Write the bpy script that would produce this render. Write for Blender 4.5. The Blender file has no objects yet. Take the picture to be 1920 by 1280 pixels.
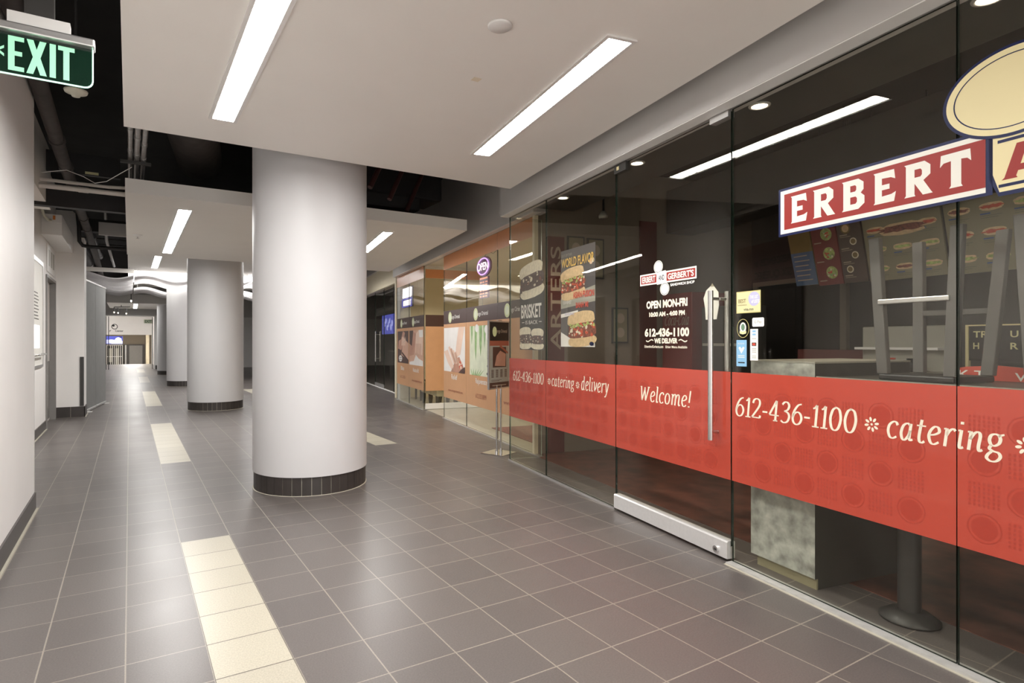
import bpy, math, random
from mathutils import Vector, Matrix
from mathutils.geometry import tessellate_polygon

SC = bpy.context.scene
COL = SC.collection
R = random.Random(7)
rad = math.radians

# ------------------------------------------------------------------ camera, world, exposure
cam_d = bpy.data.cameras.new('camera'); cam = bpy.data.objects.new('camera', cam_d); COL.objects.link(cam)
cam_d.sensor_width = 36.0
cam_d.lens = 1092 / 1920 * 36.0
cam_d.shift_x = 70 / 1920
cam_d.shift_y = 1 / 1920
cam_d.clip_start = 0.05; cam_d.clip_end = 200
cam.location = (0, 0, 1.345)
cam.rotation_euler = (rad(90), 0, rad(-30.65))
SC.camera = cam

w = bpy.data.worlds.new('world'); SC.world = w; w.use_nodes = True
w.node_tree.nodes['Background'].inputs[0].default_value = (1.0, 0.965, 0.92, 1)
w.node_tree.nodes['Background'].inputs[1].default_value = 1.7

SC.view_settings.view_transform = 'Standard'
SC.view_settings.look = 'None'
SC.view_settings.gamma = 1.0
SC.view_settings.exposure = 0.68
SC.view_settings.use_curve_mapping = False
cy = SC.cycles
cy.use_denoising = True
cy.use_adaptive_sampling = False
cy.max_bounces = 12; cy.diffuse_bounces = 7; cy.glossy_bounces = 5
cy.transmission_bounces = 8; cy.transparent_max_bounces = 24
cy.sample_clamp_indirect = 6.0
cy.caustics_reflective = True; cy.caustics_refractive = False

LAMP = 44.0          # radiance of the linear ceiling lights

# ------------------------------------------------------------------ frames
A_SF = rad(-100)      # storefront frame: x to the right along the glass, y into the shop
CS, SN = math.cos(A_SF), math.sin(A_SF)
def SW(u, v, z=0.0):
    return (u * CS - v * SN, u * SN + v * CS, z)

# ------------------------------------------------------------------ materials
MATS = {}
def nodes_of(name):
    m = bpy.data.materials.new(name); m.use_nodes = True
    nt = m.node_tree
    return m, nt, nt.nodes['Principled BSDF'], nt.nodes['Material Output']
def mat(name, col, rough=0.5, metal=0.0, var=0.0, scale=6.0, emit=None, strength=0.0, bump=0.0, spec=0.5, coat=0.0, detail=4):
    m, nt, p, out = nodes_of(name)
    p.inputs['Roughness'].default_value = rough
    p.inputs['Metallic'].default_value = metal
    p.inputs['Specular IOR Level'].default_value = spec
    p.inputs['Coat Weight'].default_value = coat
    tc = nt.nodes.new('ShaderNodeTexCoord'); nz = nt.nodes.new('ShaderNodeTexNoise')
    nz.inputs['Scale'].default_value = scale; nz.inputs['Detail'].default_value = detail
    nt.links.new(tc.outputs['Object'], nz.inputs['Vector'])
    ramp = nt.nodes.new('ShaderNodeValToRGB')
    lo = [max(0, c * (1 - var)) for c in col]; hi = [min(1, c * (1 + var)) for c in col]
    ramp.color_ramp.elements[0].color = (*lo, 1); ramp.color_ramp.elements[1].color = (*hi, 1)
    ramp.color_ramp.elements[0].position = 0.3; ramp.color_ramp.elements[1].position = 0.7
    nt.links.new(nz.outputs['Fac'], ramp.inputs['Fac'])
    nt.links.new(ramp.outputs['Color'], p.inputs['Base Color'])
    if bump:
        b = nt.nodes.new('ShaderNodeBump'); b.inputs['Strength'].default_value = bump; b.inputs['Distance'].default_value = 0.01
        nt.links.new(nz.outputs['Fac'], b.inputs['Height']); nt.links.new(b.outputs['Normal'], p.inputs['Normal'])
    if emit:
        p.inputs['Emission Color'].default_value = (*emit, 1); p.inputs['Emission Strength'].default_value = strength
    MATS[name] = m
    return m
def glass_mat(name, tint, k=1.0):
    m, nt, p, out = nodes_of(name); nt.nodes.remove(p)
    tr = nt.nodes.new('ShaderNodeBsdfTransparent'); tr.inputs['Color'].default_value = (*tint, 1)
    gl = nt.nodes.new('ShaderNodeBsdfGlossy'); gl.inputs['Roughness'].default_value = 0.0
    gl.inputs['Color'].default_value = (1.0, 0.95, 0.88, 1)
    # reflectance of a pane from the angle of view: Schlick, the same from both sides
    lw = nt.nodes.new('ShaderNodeLayerWeight'); lw.inputs['Blend'].default_value = 0.5
    pw = nt.nodes.new('ShaderNodeMath'); pw.operation = 'POWER'; pw.inputs[1].default_value = 5.0
    mu = nt.nodes.new('ShaderNodeMath'); mu.operation = 'MULTIPLY_ADD'; mu.inputs[1].default_value = 0.955 * k; mu.inputs[2].default_value = 0.045 * k
    nt.links.new(lw.outputs['Facing'], pw.inputs[0]); nt.links.new(pw.outputs[0], mu.inputs[0])
    mix = nt.nodes.new('ShaderNodeMixShader')
    nt.links.new(mu.outputs[0], mix.inputs[0]); nt.links.new(tr.outputs[0], mix.inputs[1]); nt.links.new(gl.outputs[0], mix.inputs[2])
    nt.links.new(mix.outputs[0], out.inputs[0])
    MATS[name] = m
    return m
def tile_mat(name, c1, c2, mortar, ox, oy, pitch, msize, rough, offs=0.0):
    m, nt, p, out = nodes_of(name)
    tc = nt.nodes.new('ShaderNodeTexCoord')
    mp = nt.nodes.new('ShaderNodeMapping'); mp.vector_type = 'POINT'
    mp.inputs['Location'].default_value = (-ox, -oy, 0)
    br = nt.nodes.new('ShaderNodeTexBrick'); br.offset = offs; br.squash = 1.0
    br.inputs['Scale'].default_value = 1.0; br.inputs['Brick Width'].default_value = pitch; br.inputs['Row Height'].default_value = pitch
    br.inputs['Mortar Size'].default_value = msize; br.inputs['Mortar Smooth'].default_value = 0.1; br.inputs['Bias'].default_value = 0.0
    br.inputs['Color1'].default_value = (*c1, 1); br.inputs['Color2'].default_value = (*c2, 1); br.inputs['Mortar'].default_value = (*mortar, 1)
    nt.links.new(tc.outputs['Object'], mp.inputs['Vector']); nt.links.new(mp.outputs['Vector'], br.inputs['Vector'])
    nz = nt.nodes.new('ShaderNodeTexNoise'); nz.inputs['Scale'].default_value = 140; nz.inputs['Detail'].default_value = 3
    nt.links.new(tc.outputs['Object'], nz.inputs['Vector'])
    n2 = nt.nodes.new('ShaderNodeTexNoise'); n2.inputs['Scale'].default_value = 1.3; n2.inputs['Detail'].default_value = 3
    nt.links.new(tc.outputs['Object'], n2.inputs['Vector'])
    mx = nt.nodes.new('ShaderNodeMixRGB'); mx.blend_type = 'OVERLAY'; mx.inputs[0].default_value = 0.35
    nt.links.new(br.outputs['Color'], mx.inputs[1]); nt.links.new(nz.outputs['Fac'], mx.inputs[2])
    nt.links.new(mx.outputs[0], p.inputs['Base Color'])
    mr = nt.nodes.new('ShaderNodeMapRange'); mr.inputs['To Min'].default_value = rough - 0.02; mr.inputs['To Max'].default_value = rough + 0.03
    mr.inputs['From Min'].default_value = 0.3; mr.inputs['From Max'].default_value = 0.7
    nt.links.new(n2.outputs['Fac'], mr.inputs['Value']); nt.links.new(mr.outputs[0], p.inputs['Roughness'])
    bp = nt.nodes.new('ShaderNodeBump'); bp.inputs['Strength'].default_value = 0.25; bp.inputs['Distance'].default_value = 0.002; bp.invert = True
    nt.links.new(br.outputs['Fac'], bp.inputs['Height']); nt.links.new(bp.outputs['Normal'], p.inputs['Normal'])
    MATS[name] = m
    return m

PITCH = 0.3077
tile_mat('floor_tile', (0.112, 0.098, 0.092), (0.130, 0.114, 0.106), (0.27, 0.24, 0.20), 0.293, 4.367, PITCH, 0.0032, 0.34)
tile_mat('beige_tile', (0.425, 0.392, 0.315), (0.46, 0.425, 0.34), (0.09, 0.075, 0.06), 0.293, 4.367, PITCH, 0.003, 0.34)
mat('wall_paint', (0.86, 0.84, 0.82), 0.55, var=0.015, scale=3)
mat('column_paint', (0.655, 0.65, 0.658), 0.45, var=0.015, scale=3)
mat('soffit_paint', (0.90, 0.875, 0.83), 0.6, var=0.012, scale=2)
mat('fascia_paint', (0.60, 0.58, 0.56), 0.6, var=0.02, scale=2)
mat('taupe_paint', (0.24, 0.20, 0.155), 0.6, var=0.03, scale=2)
mat('cream_paint', (0.82, 0.74, 0.56), 0.6, var=0.02, scale=2)
mat('shop_ceiling', (0.80, 0.75, 0.66), 0.6, var=0.02)
mat('deck_black', (0.012, 0.011, 0.010), 0.85, var=0.3, scale=3, bump=0.3)
mat('pipe_dark', (0.055, 0.046, 0.042), 0.7, var=0.25, scale=8)
mat('duct_black', (0.02, 0.018, 0.018), 0.6, var=0.2)
mat('duct_grey', (0.16, 0.16, 0.165), 0.45, metal=0.4, var=0.15)
mat('galvanised', (0.42, 0.41, 0.40), 0.32, metal=0.85, var=0.12, scale=20)
mat('white_pipe', (0.72, 0.68, 0.62), 0.35, var=0.04)
mat('base_tile', (0.045, 0.038, 0.035), 0.38, var=0.12, scale=8)
mat('base_vinyl', (0.085, 0.075, 0.07), 0.5, var=0.06)
mat('caulk', (0.45, 0.42, 0.34), 0.7, var=0.08)
mat('white_metal', (0.82, 0.81, 0.79), 0.35, var=0.01)
mat('diffuser', (0.9, 0.9, 0.9), 0.5, emit=(1, 0.985, 0.96), strength=LAMP)
mat('glow_panel', (0.9, 0.9, 0.88), 0.5, emit=(1, 0.98, 0.93), strength=2.2)
mat('hall_diffuser', (0.9, 0.9, 0.9), 0.5, emit=(1, 0.98, 0.95), strength=16)
mat('louver', (0.9, 0.9, 0.9), 0.4)
mat('steel', (0.62, 0.61, 0.59), 0.26, metal=0.95, var=0.05, scale=30)
mat('aluminium', (0.66, 0.65, 0.64), 0.33, metal=0.85, var=0.03, scale=40)
mat('chrome', (0.75, 0.75, 0.75), 0.08, metal=1.0, var=0.02)
mat('black', (0.012, 0.012, 0.012), 0.4, var=0.1)
mat('dark_metal', (0.055, 0.053, 0.05), 0.45, metal=0.3, var=0.1)
mat('glass_edge', (0.012, 0.022, 0.015), 0.15, var=0.2)
mat('glass_edge_pale', (0.45, 0.55, 0.45), 0.2, var=0.1)
glass_mat('glass', (0.955, 0.955, 0.93), 0.72)
glass_mat('clear_glass', (0.97, 0.985, 0.965), 0.9)
mat('red_film', (0.47, 0.060, 0.034), 0.26, var=0.02, scale=1.5, spec=0.6, coat=0.35)
mat('red_film_print', (0.40, 0.048, 0.028), 0.30, var=0.02)
mat('cream_vinyl', (0.86, 0.78, 0.62), 0.4, var=0.01)
mat('cream_panel', (0.80, 0.70, 0.40), 0.35, var=0.01, spec=0.25)
mat('sign_red', (0.30, 0.026, 0.02), 0.35, var=0.02, spec=0.25)
mat('sign_white', (0.82, 0.80, 0.72), 0.38, var=0.01, spec=0.25)
mat('sign_navy', (0.006, 0.011, 0.062), 0.35, var=0.05, spec=0.25)
mat('orange_film', (0.62, 0.25, 0.095), 0.35, var=0.02)
mat('peach_film', (0.64, 0.345, 0.175), 0.35, var=0.03)
mat('brown_film', (0.07, 0.035, 0.028), 0.3, var=0.05)
mat('logo_green', (0.62, 0.66, 0.36), 0.4, var=0.1, scale=20)
mat('text_white', (0.86, 0.84, 0.80), 0.45)
mat('text_brown', (0.34, 0.10, 0.06), 0.45)
mat('skin_a', (0.66, 0.40, 0.29), 0.45, var=0.08, scale=6)
mat('skin_b', (0.52, 0.27, 0.19), 0.45, var=0.1, scale=6)
mat('skin_c', (0.82, 0.60, 0.48), 0.45, var=0.06, scale=6)
mat('photo_dark', (0.085, 0.04, 0.03), 0.45, var=0.2)
mat('photo_white', (0.85, 0.82, 0.79), 0.45, var=0.04)
mat('photo_green', (0.30, 0.46, 0.20), 0.45, var=0.3, scale=10)
mat('photo_pale', (0.72, 0.76, 0.58), 0.45, var=0.08)
mat('photo_stone', (0.06, 0.062, 0.07), 0.3, var=0.3, scale=12)
mat('poster_dark', (0.022, 0.020, 0.019), 0.35, var=0.1)
mat('poster_grey', (0.085, 0.075, 0.08), 0.35, var=0.1)
mat('paper_white', (0.80, 0.78, 0.73), 0.5, var=0.02)
mat('bun', (0.72, 0.52, 0.30), 0.5, var=0.16, scale=26)
mat('bun_pale', (0.80, 0.73, 0.58), 0.5, var=0.14, scale=26)
mat('meat', (0.23, 0.075, 0.05), 0.5, var=0.5, scale=50)
mat('meat_dark', (0.10, 0.06, 0.055), 0.5, var=0.6, scale=60)
mat('tomato', (0.60, 0.10, 0.05), 0.5, var=0.3, scale=40)
mat('lettuce', (0.42, 0.50, 0.16), 0.5, var=0.4, scale=40)
mat('poster_yellow', (0.78, 0.50, 0.12), 0.4)
mat('poster_red', (0.62, 0.08, 0.05), 0.4)
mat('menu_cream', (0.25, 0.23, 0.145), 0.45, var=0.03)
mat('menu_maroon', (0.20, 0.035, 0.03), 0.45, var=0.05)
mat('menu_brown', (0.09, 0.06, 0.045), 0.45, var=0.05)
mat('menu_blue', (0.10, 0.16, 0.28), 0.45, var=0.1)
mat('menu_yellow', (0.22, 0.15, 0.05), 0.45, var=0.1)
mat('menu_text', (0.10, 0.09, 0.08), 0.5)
mat('menu_text_blue', (0.06, 0.10, 0.25), 0.5)
mat('shop_floor', (0.12, 0.048, 0.032), 0.35, var=0.55, scale=5, detail=8)
mat('spa_floor', (0.42, 0.39, 0.33), 0.4, var=0.08)
mat('spa_rug', (0.24, 0.09, 0.07), 0.9, var=0.6, scale=45)
mat('slate_laminate', (0.40, 0.41, 0.37), 0.45, var=0.5, scale=13, detail=9)
mat('stool_grey', (0.13, 0.125, 0.118), 0.5, metal=0.2, var=0.06)
mat('threshold_metal', (0.50, 0.49, 0.47), 0.4, metal=0.2, var=0.1, scale=20)
mat('plinth_tan', (0.30, 0.27, 0.17), 0.5, var=0.1)
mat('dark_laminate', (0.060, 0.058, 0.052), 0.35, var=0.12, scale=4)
mat('maroon_paint', (0.13, 0.035, 0.03), 0.5, var=0.05)
mat('cooler_grey', (0.36, 0.35, 0.30), 0.35, var=0.06)
mat('beige_stone', (0.42, 0.40, 0.34), 0.5, var=0.4, scale=45)
mat('cream_uphol', (0.62, 0.56, 0.40), 0.6, var=0.1)
mat('grey_fabric', (0.20, 0.20, 0.195), 0.7, var=0.05)
mat('exit_letter', (0.3, 0.7, 0.45), 0.5, emit=(0.40, 0.92, 0.55), strength=0.34)
mat('exit_plate', (0.006, 0.024, 0.014), 0.12, var=0.1)
mat('exit_edge', (0.5, 0.9, 0.7), 0.3, emit=(0.62, 1.0, 0.82), strength=0.55)
mat('neon_white', (0.9, 0.9, 0.9), 0.4, emit=(1, 0.9, 0.95), strength=1.5)
mat('neon_purple', (0.3, 0.1, 0.5), 0.4, emit=(0.75, 0.45, 1.0), strength=1.0)
mat('neon_blue', (0.1, 0.1, 0.6), 0.4, emit=(0.25, 0.25, 1.0), strength=0.5)
mat('neon_orange', (0.7, 0.3, 0.2), 0.4, emit=(1.0, 0.38, 0.25), strength=0.55)
mat('sign_purple', (0.15, 0.05, 0.16), 0.3)
mat('screen_blue', (0.05, 0.06, 0.3), 0.2, emit=(0.14, 0.16, 0.75), strength=0.45)
mat('screen_pale', (0.5, 0.5, 0.9), 0.2, emit=(0.5, 0.55, 1.0), strength=0.5)
mat('screen_white', (0.9, 0.9, 0.9), 0.2, emit=(1, 1, 1), strength=0.75)
mat('bulb', (0.9, 0.85, 0.75), 0.4, emit=(1.0, 0.83, 0.62), strength=14)
mat('wave_white', (0.84, 0.83, 0.84), 0.45, var=0.01)
_nt = MATS['wave_white'].node_tree      # thin white sheet that lets light through
_tl = _nt.nodes.new('ShaderNodeBsdfTranslucent'); _tl.inputs['Color'].default_value = (0.88, 0.87, 0.88, 1)
_mx = _nt.nodes.new('ShaderNodeMixShader'); _mx.inputs[0].default_value = 0.6
_nt.links.new(_nt.nodes['Principled BSDF'].outputs[0], _mx.inputs[1]); _nt.links.new(_tl.outputs[0], _mx.inputs[2])
_nt.links.new(_mx.outputs[0], _nt.nodes['Material Output'].inputs[0])
mat('door_dark', (0.035, 0.028, 0.024), 0.4, var=0.08)
mat('door_grey', (0.23, 0.22, 0.21), 0.45, var=0.04)
mat('door_beige', (0.64, 0.60, 0.57), 0.5, var=0.03)
mat('timber', (0.36, 0.31, 0.22), 0.5, var=0.08)
mat('orange_label', (0.70, 0.22, 0.04), 0.5)
mat('sticker_yellow', (0.72, 0.68, 0.38), 0.4)
mat('sticker_lilac', (0.52, 0.50, 0.72), 0.4)
mat('sticker_blue', (0.26, 0.50, 0.72), 0.4)
mat('sticker_gold', (0.62, 0.55, 0.22), 0.4)
mat('sticker_green', (0.14, 0.24, 0.15), 0.4)
mat('cable_cream', (0.55, 0.54, 0.44), 0.6)
mat('board_brown', (0.50, 0.29, 0.26), 0.5)
mat('brace_red', (0.045, 0.010, 0.009), 0.6)
mat('patch_beige', (0.80, 0.71, 0.56), 0.6)
mat('rail_metal', (0.80, 0.79, 0.78), 0.3, metal=0.45, var=0.03, scale=40)
mat('coke_red', (0.22, 0.025, 0.02), 0.4)
mat('dim_text', (0.46, 0.37, 0.28), 0.5)

# ------------------------------------------------------------------ mesh builder
class M:
    def __init__(s, *mats):
        s.v = []; s.f = []; s.mi = []; s.sm = []; s.mats = list(mats) or ['wall_paint']
    def mid(s, m):
        if m is None: return 0
        if isinstance(m, int): return m
        if m not in s.mats: s.mats.append(m)
        return s.mats.index(m)
    def add(s, verts, faces, m=None, smooth=False):
        o = len(s.v); k = s.mid(m)
        s.v += [tuple(p) for p in verts]
        for f in faces:
            s.f.append(tuple(i + o for i in f)); s.mi.append(k); s.sm.append(smooth)
        return s
    def box(s, x0, x1, y0, y1, z0, z1, m=None):
        v = [(x0, y0, z0), (x1, y0, z0), (x1, y1, z0), (x0, y1, z0), (x0, y0, z1), (x1, y0, z1), (x1, y1, z1), (x0, y1, z1)]
        return s.add(v, [(0, 3, 2, 1), (4, 5, 6, 7), (0, 1, 5, 4), (1, 2, 6, 5), (2, 3, 7, 6), (3, 0, 4, 7)], m)
    def pane(s, x0, x1, y0, y1, z0, z1, m, me):     # large faces one material, the narrow edges another (pane in the xz plane)
        v = [(x0, y0, z0), (x1, y0, z0), (x1, y1, z0), (x0, y1, z0), (x0, y0, z1), (x1, y0, z1), (x1, y1, z1), (x0, y1, z1)]
        s.add(v, [(0, 1, 5, 4), (2, 3, 7, 6)], m)
        return s.add(v, [(0, 3, 2, 1), (4, 5, 6, 7), (1, 2, 6, 5), (3, 0, 4, 7)], me)
    def prism(s, pts, z0, z1, m=None):              # polygon (counter-clockwise) in xy pulled along z
        n = len(pts)
        v = [(x, y, z0) for x, y in pts] + [(x, y, z1) for x, y in pts]
        tri = tessellate_polygon([[Vector((x, y, 0)) for x, y in pts]])
        fs = []
        for a, b, c in tri:
            ar = (pts[b][0] - pts[a][0]) * (pts[c][1] - pts[a][1]) - (pts[c][0] - pts[a][0]) * (pts[b][1] - pts[a][1])
            t = (a, b, c) if ar > 0 else (a, c, b)
            fs.append(tuple(i + n for i in t)); fs.append(t[::-1])
        fs += [(i, (i + 1) % n, n + (i + 1) % n, n + i) for i in range(n)]
        return s.add(v, fs, m)
    def front(s, pts, y0, y1, m=None):              # polygon in xz pulled along y
        n = len(pts)
        v = [(x, y0, z) for x, z in pts] + [(x, y1, z) for x, z in pts]
        tri = tessellate_polygon([[Vector((x, z, 0)) for x, z in pts]])
        fs = []
        for a, b, c in tri:
            ar = (pts[b][0] - pts[a][0]) * (pts[c][1] - pts[a][1]) - (pts[c][0] - pts[a][0]) * (pts[b][1] - pts[a][1])
            t = (a, b, c) if ar > 0 else (a, c, b)
            fs.append(t); fs.append(tuple(i + n for i in t[::-1]))
        ar = sum(pts[i][0] * pts[(i + 1) % n][1] - pts[(i + 1) % n][0] * pts[i][1] for i in range(n))
        for i in range(n):
            j = (i + 1) % n
            q = (i, n + i, n + j, j) if ar > 0 else (i, j, n + j, n + i)
            fs.append(q)
        return s.add(v, fs, m)
    def flat(s, loops, fn, m=None):                 # filled 2D outline with holes, mapped by fn(a, b)
        allp = [p for l in loops for p in l]
        tri = tessellate_polygon([[Vector((p[0], p[1], 0)) for p in l] for l in loops])
        fs = []
        for a, b, c in tri:
            A, B, C = allp[a], allp[b], allp[c]
            ar = (B[0] - A[0]) * (C[1] - A[1]) - (C[0] - A[0]) * (B[1] - A[1])
            if abs(ar) < 1e-12: continue
            fs.append((a, b, c) if ar > 0 else (a, c, b))
        return s.add([fn(*p[:2]) for p in allp], fs, m)
    def polys(s, P, fn, m=None):
        pts, faces = P
        return s.add([fn(*p) for p in pts], faces, m)
    def tube(s, path, r, n=10, m=None, caps=True):
        path = [Vector(p) for p in path]; k = len(path)
        rr = r if isinstance(r, (list, tuple)) else [r] * k
        v = []; prev = None
        for i, p in enumerate(path):
            t = (path[min(i + 1, k - 1)] - path[max(i - 1, 0)]).normalized()
            if prev is None:
                a = Vector((0, 0, 1)) if abs(t.z) < 0.9 else Vector((1, 0, 0))
                u = t.cross(a).normalized()
            else:
                u = (prev - t * prev.dot(t)).normalized()
            prev = u; q = t.cross(u)
            for j in range(n):
                an = 2 * math.pi * j / n
                v.append(p + (u * math.cos(an) + q * math.sin(an)) * rr[i])
        fs = [(i * n + j, i * n + (j + 1) % n, (i + 1) * n + (j + 1) % n, (i + 1) * n + j) for i in range(k - 1) for j in range(n)]
        s.add(v, fs, m, True)
        if caps:
            s.add(v[:n], [tuple(range(n))[::-1]], m); s.add(v[-n:], [tuple(range(n))], m)
        return s
    def lathe(s, prof, c, n=32, m=None, smooth=True):   # (r, z) profile about a vertical axis through c
        v = []
        for r, z in prof:
            for j in range(n):
                an = 2 * math.pi * j / n
                v.append((c[0] + r * math.cos(an), c[1] + r * math.sin(an), c[2] + z))
        fs = [(i * n + j, i * n + (j + 1) % n, (i + 1) * n + (j + 1) % n, (i + 1) * n + j) for i in range(len(prof) - 1) for j in range(n)]
        return s.add(v, fs, m, smooth)
    def text(s, txt, x0, x1, z0, z1, fn, m=None, bold=0.0):
        return s.polys(fit(font(txt, bold), x0, x1, z0, z1), fn, m)
    def rect(s, x0, x1, z0, z1, fn, m=None):
        return s.flat([[(x0, z0), (x1, z0), (x1, z1), (x0, z1)]], fn, m)
    def ell(s, cx, cz, rx, rz, fn, m=None, n=36, hole=None):
        L = [[(cx + rx * math.cos(2 * math.pi * i / n), cz + rz * math.sin(2 * math.pi * i / n)) for i in range(n)]]
        if hole: L.append([(cx + hole[0] * math.cos(2 * math.pi * i / n), cz + hole[1] * math.sin(2 * math.pi * i / n)) for i in range(n)])
        return s.flat(L, fn, m)

def front_at(y): return lambda a, b: (a, y, b)      # faces -y
def side_at(x): return lambda a, b: (x, a, b)       # faces +x

_fc = {}
def font(txt, bold=0.0):
    if (txt, bold) in _fc: return _fc[(txt, bold)]
    cu = bpy.data.curves.new('lettering', 'FONT'); cu.body = txt; cu.size = 1.0; cu.offset = bold; cu.fill_mode = 'FRONT'; cu.resolution_u = 4
    ob = bpy.data.objects.new('lettering', cu); COL.objects.link(ob)
    dg = bpy.context.evaluated_depsgraph_get()
    me = bpy.data.meshes.new_from_object(ob.evaluated_get(dg))
    P = ([(v.co.x, v.co.y) for v in me.vertices], [tuple(p.vertices) for p in me.polygons])
    bpy.data.objects.remove(ob); bpy.data.curves.remove(cu); bpy.data.meshes.remove(me)
    pts, fs = P
    out = []
    for f in fs:
        ar = sum(pts[f[i]][0] * pts[f[(i + 1) % len(f)]][1] - pts[f[(i + 1) % len(f)]][0] * pts[f[i]][1] for i in range(len(f)))
        out.append(f if ar > 0 else f[::-1])
    _fc[(txt, bold)] = (pts, out)
    return (pts, out)
def fit(P, x0, x1, z0, z1):
    pts, fs = P
    a0 = min(p[0] for p in pts); a1 = max(p[0] for p in pts); b0 = min(p[1] for p in pts); b1 = max(p[1] for p in pts)
    return ([(x0 + (p[0] - a0) / (a1 - a0) * (x1 - x0), z0 + (p[1] - b0) / (b1 - b0) * (z1 - z0)) for p in pts], fs)

# ---- serif letters drawn with a broad pen (for the phone number and the words on the red film)
GL = {
 '6': (.46, [[(.37,.68),(.24,.63),(.12,.45),(.07,.24),(.11,.07),(.22,0),(.34,.05),(.40,.2),(.35,.35),(.24,.41),(.12,.34),(.075,.22)]]),
 '1': (.30, [[(.04,.59),(.11,.62),(.17,.70)], [(.17,.70),(.17,.02)], [(.05,.015),(.29,.015)]]),
 '2': (.46, [[(.06,.53),(.10,.65),(.21,.70),(.33,.65),(.36,.52),(.29,.36),(.05,.03)], [(.05,.03),(.39,.03)], [(.39,.03),(.41,.12)]]),
 '3': (.44, [[(.07,.60),(.16,.69),(.28,.68),(.34,.57),(.29,.44),(.16,.39)], [(.16,.39),(.31,.34),(.37,.21),(.31,.05),(.17,0),(.05,.06)]]),
 '4': (.47, [[(.30,0),(.30,.70)], [(.30,.70),(.04,.21)], [(.04,.20),(.43,.20)], [(.21,.015),(.39,.015)]]),
 '0': (.48, [[(.23,.70),(.12,.62),(.06,.35),(.12,.08),(.23,0),(.34,.08),(.40,.35),(.34,.62),(.23,.70),(.20,.685)]]),
 '-': (.30, [[(.04,.27),(.25,.27)]]),
 'c': (.40, [[(.34,.40),(.29,.48),(.20,.49),(.09,.39),(.06,.22),(.12,.05),(.22,.01),(.33,.07)]]),
 'a': (.46, [[(.31,.44),(.22,.49),(.11,.41),(.06,.22),(.10,.05),(.18,.01),(.28,.14),(.32,.30)], [(.33,.49),(.31,.12),(.34,.02),(.41,.05)]]),
 't': (.34, [[(.17,.64),(.13,.20),(.15,.04),(.22,.0),(.29,.05)], [(.04,.47),(.30,.47)]]),
 'e': (.41, [[(.08,.25),(.22,.28),(.33,.36),(.30,.47),(.20,.49),(.10,.38),(.06,.22),(.12,.05),(.22,.01),(.34,.08)]]),
 'r': (.37, [[(.04,.47),(.11,.48)], [(.12,.49),(.10,0)], [(.12,.30),(.19,.43),(.28,.49),(.34,.44)]]),
 'i': (.24, [[(.04,.47),(.11,.48)], [(.12,.49),(.10,.10),(.13,.01),(.20,.05)], [(.125,.64),(.125,.71)]]),
 'n': (.48, [[(.04,.47),(.11,.48)], [(.12,.49),(.10,0)], [(.11,.28),(.20,.44),(.29,.49),(.35,.40),(.33,.12),(.36,.01),(.43,.05)]]),
 'g': (.46, [[(.33,.44),(.24,.49),(.13,.46),(.09,.34),(.14,.22),(.23,.20),(.32,.27),(.34,.38),(.30,.47)], [(.30,.46),(.42,.50)], [(.15,.21),(.11,.12),(.20,.06),(.33,.03),(.38,-.07),(.30,-.18),(.17,-.20),(.07,-.13),(.09,-.04),(.17,.05)]]),
 'd': (.47, [[(.31,.42),(.22,.49),(.11,.41),(.06,.22),(.10,.05),(.18,.01),(.28,.12),(.32,.28)], [(.34,.74),(.31,.12),(.34,.02),(.41,.05)], [(.26,.73),(.34,.74)]]),
 'l': (.25, [[(.05,.73),(.12,.74)], [(.13,.74),(.10,.11),(.13,.01),(.20,.05)]]),
 'v': (.43, [[(.05,.46),(.11,.48),(.17,.04)], [(.17,.03),(.30,.22),(.36,.42),(.33,.49)]]),
 'y': (.45, [[(.05,.46),(.11,.48),(.19,.05)], [(.37,.49),(.30,.20),(.18,-.08),(.09,-.19),(.03,-.16)]]),
 'W': (.80, [[(.03,.68),(.17,.68)], [(.11,.68),(.20,.02)], [(.20,.02),(.40,.60)], [(.38,.66),(.48,.02)], [(.48,.02),(.68,.66)], [(.60,.68),(.76,.68)]]),
 'o': (.44, [[(.21,.49),(.11,.42),(.06,.24),(.11,.06),(.21,.01),(.31,.08),(.36,.26),(.31,.43),(.21,.49),(.18,.48)]]),
 'm': (.70, [[(.04,.47),(.11,.48)], [(.12,.49),(.10,0)], [(.11,.28),(.19,.44),(.28,.49),(.33,.40),(.31,0)], [(.33,.28),(.41,.44),(.50,.49),(.56,.40),(.54,.12),(.57,.01),(.64,.05)]]),
 '!': (.24, [[(.16,.72),(.11,.20)], [(.10,.05),(.10,.0)]]),
 'C': (.56, [[(.50,.56),(.43,.68),(.30,.70),(.14,.56),(.07,.30),(.14,.07),(.28,0),(.46,.10)], [(.30,.70),(.40,.60),(.33,.48)]]),
}
def smooth_path(p, n=6):
    if len(p) < 3: return p
    q = [p[0]] + p + [p[-1]]; out = []
    for i in range(1, len(q) - 2):
        a, b, c, d = q[i - 1], q[i], q[i + 1], q[i + 2]
        for k in range(n):
            t = k / n
            out.append(tuple(0.5 * (2 * b[j] + (c[j] - a[j]) * t + (2 * a[j] - 5 * b[j] + 4 * c[j] - d[j]) * t * t + (3 * b[j] - a[j] - 3 * c[j] + d[j]) * t ** 3) for j in (0, 1)))
    return out + [p[-1]]
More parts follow.
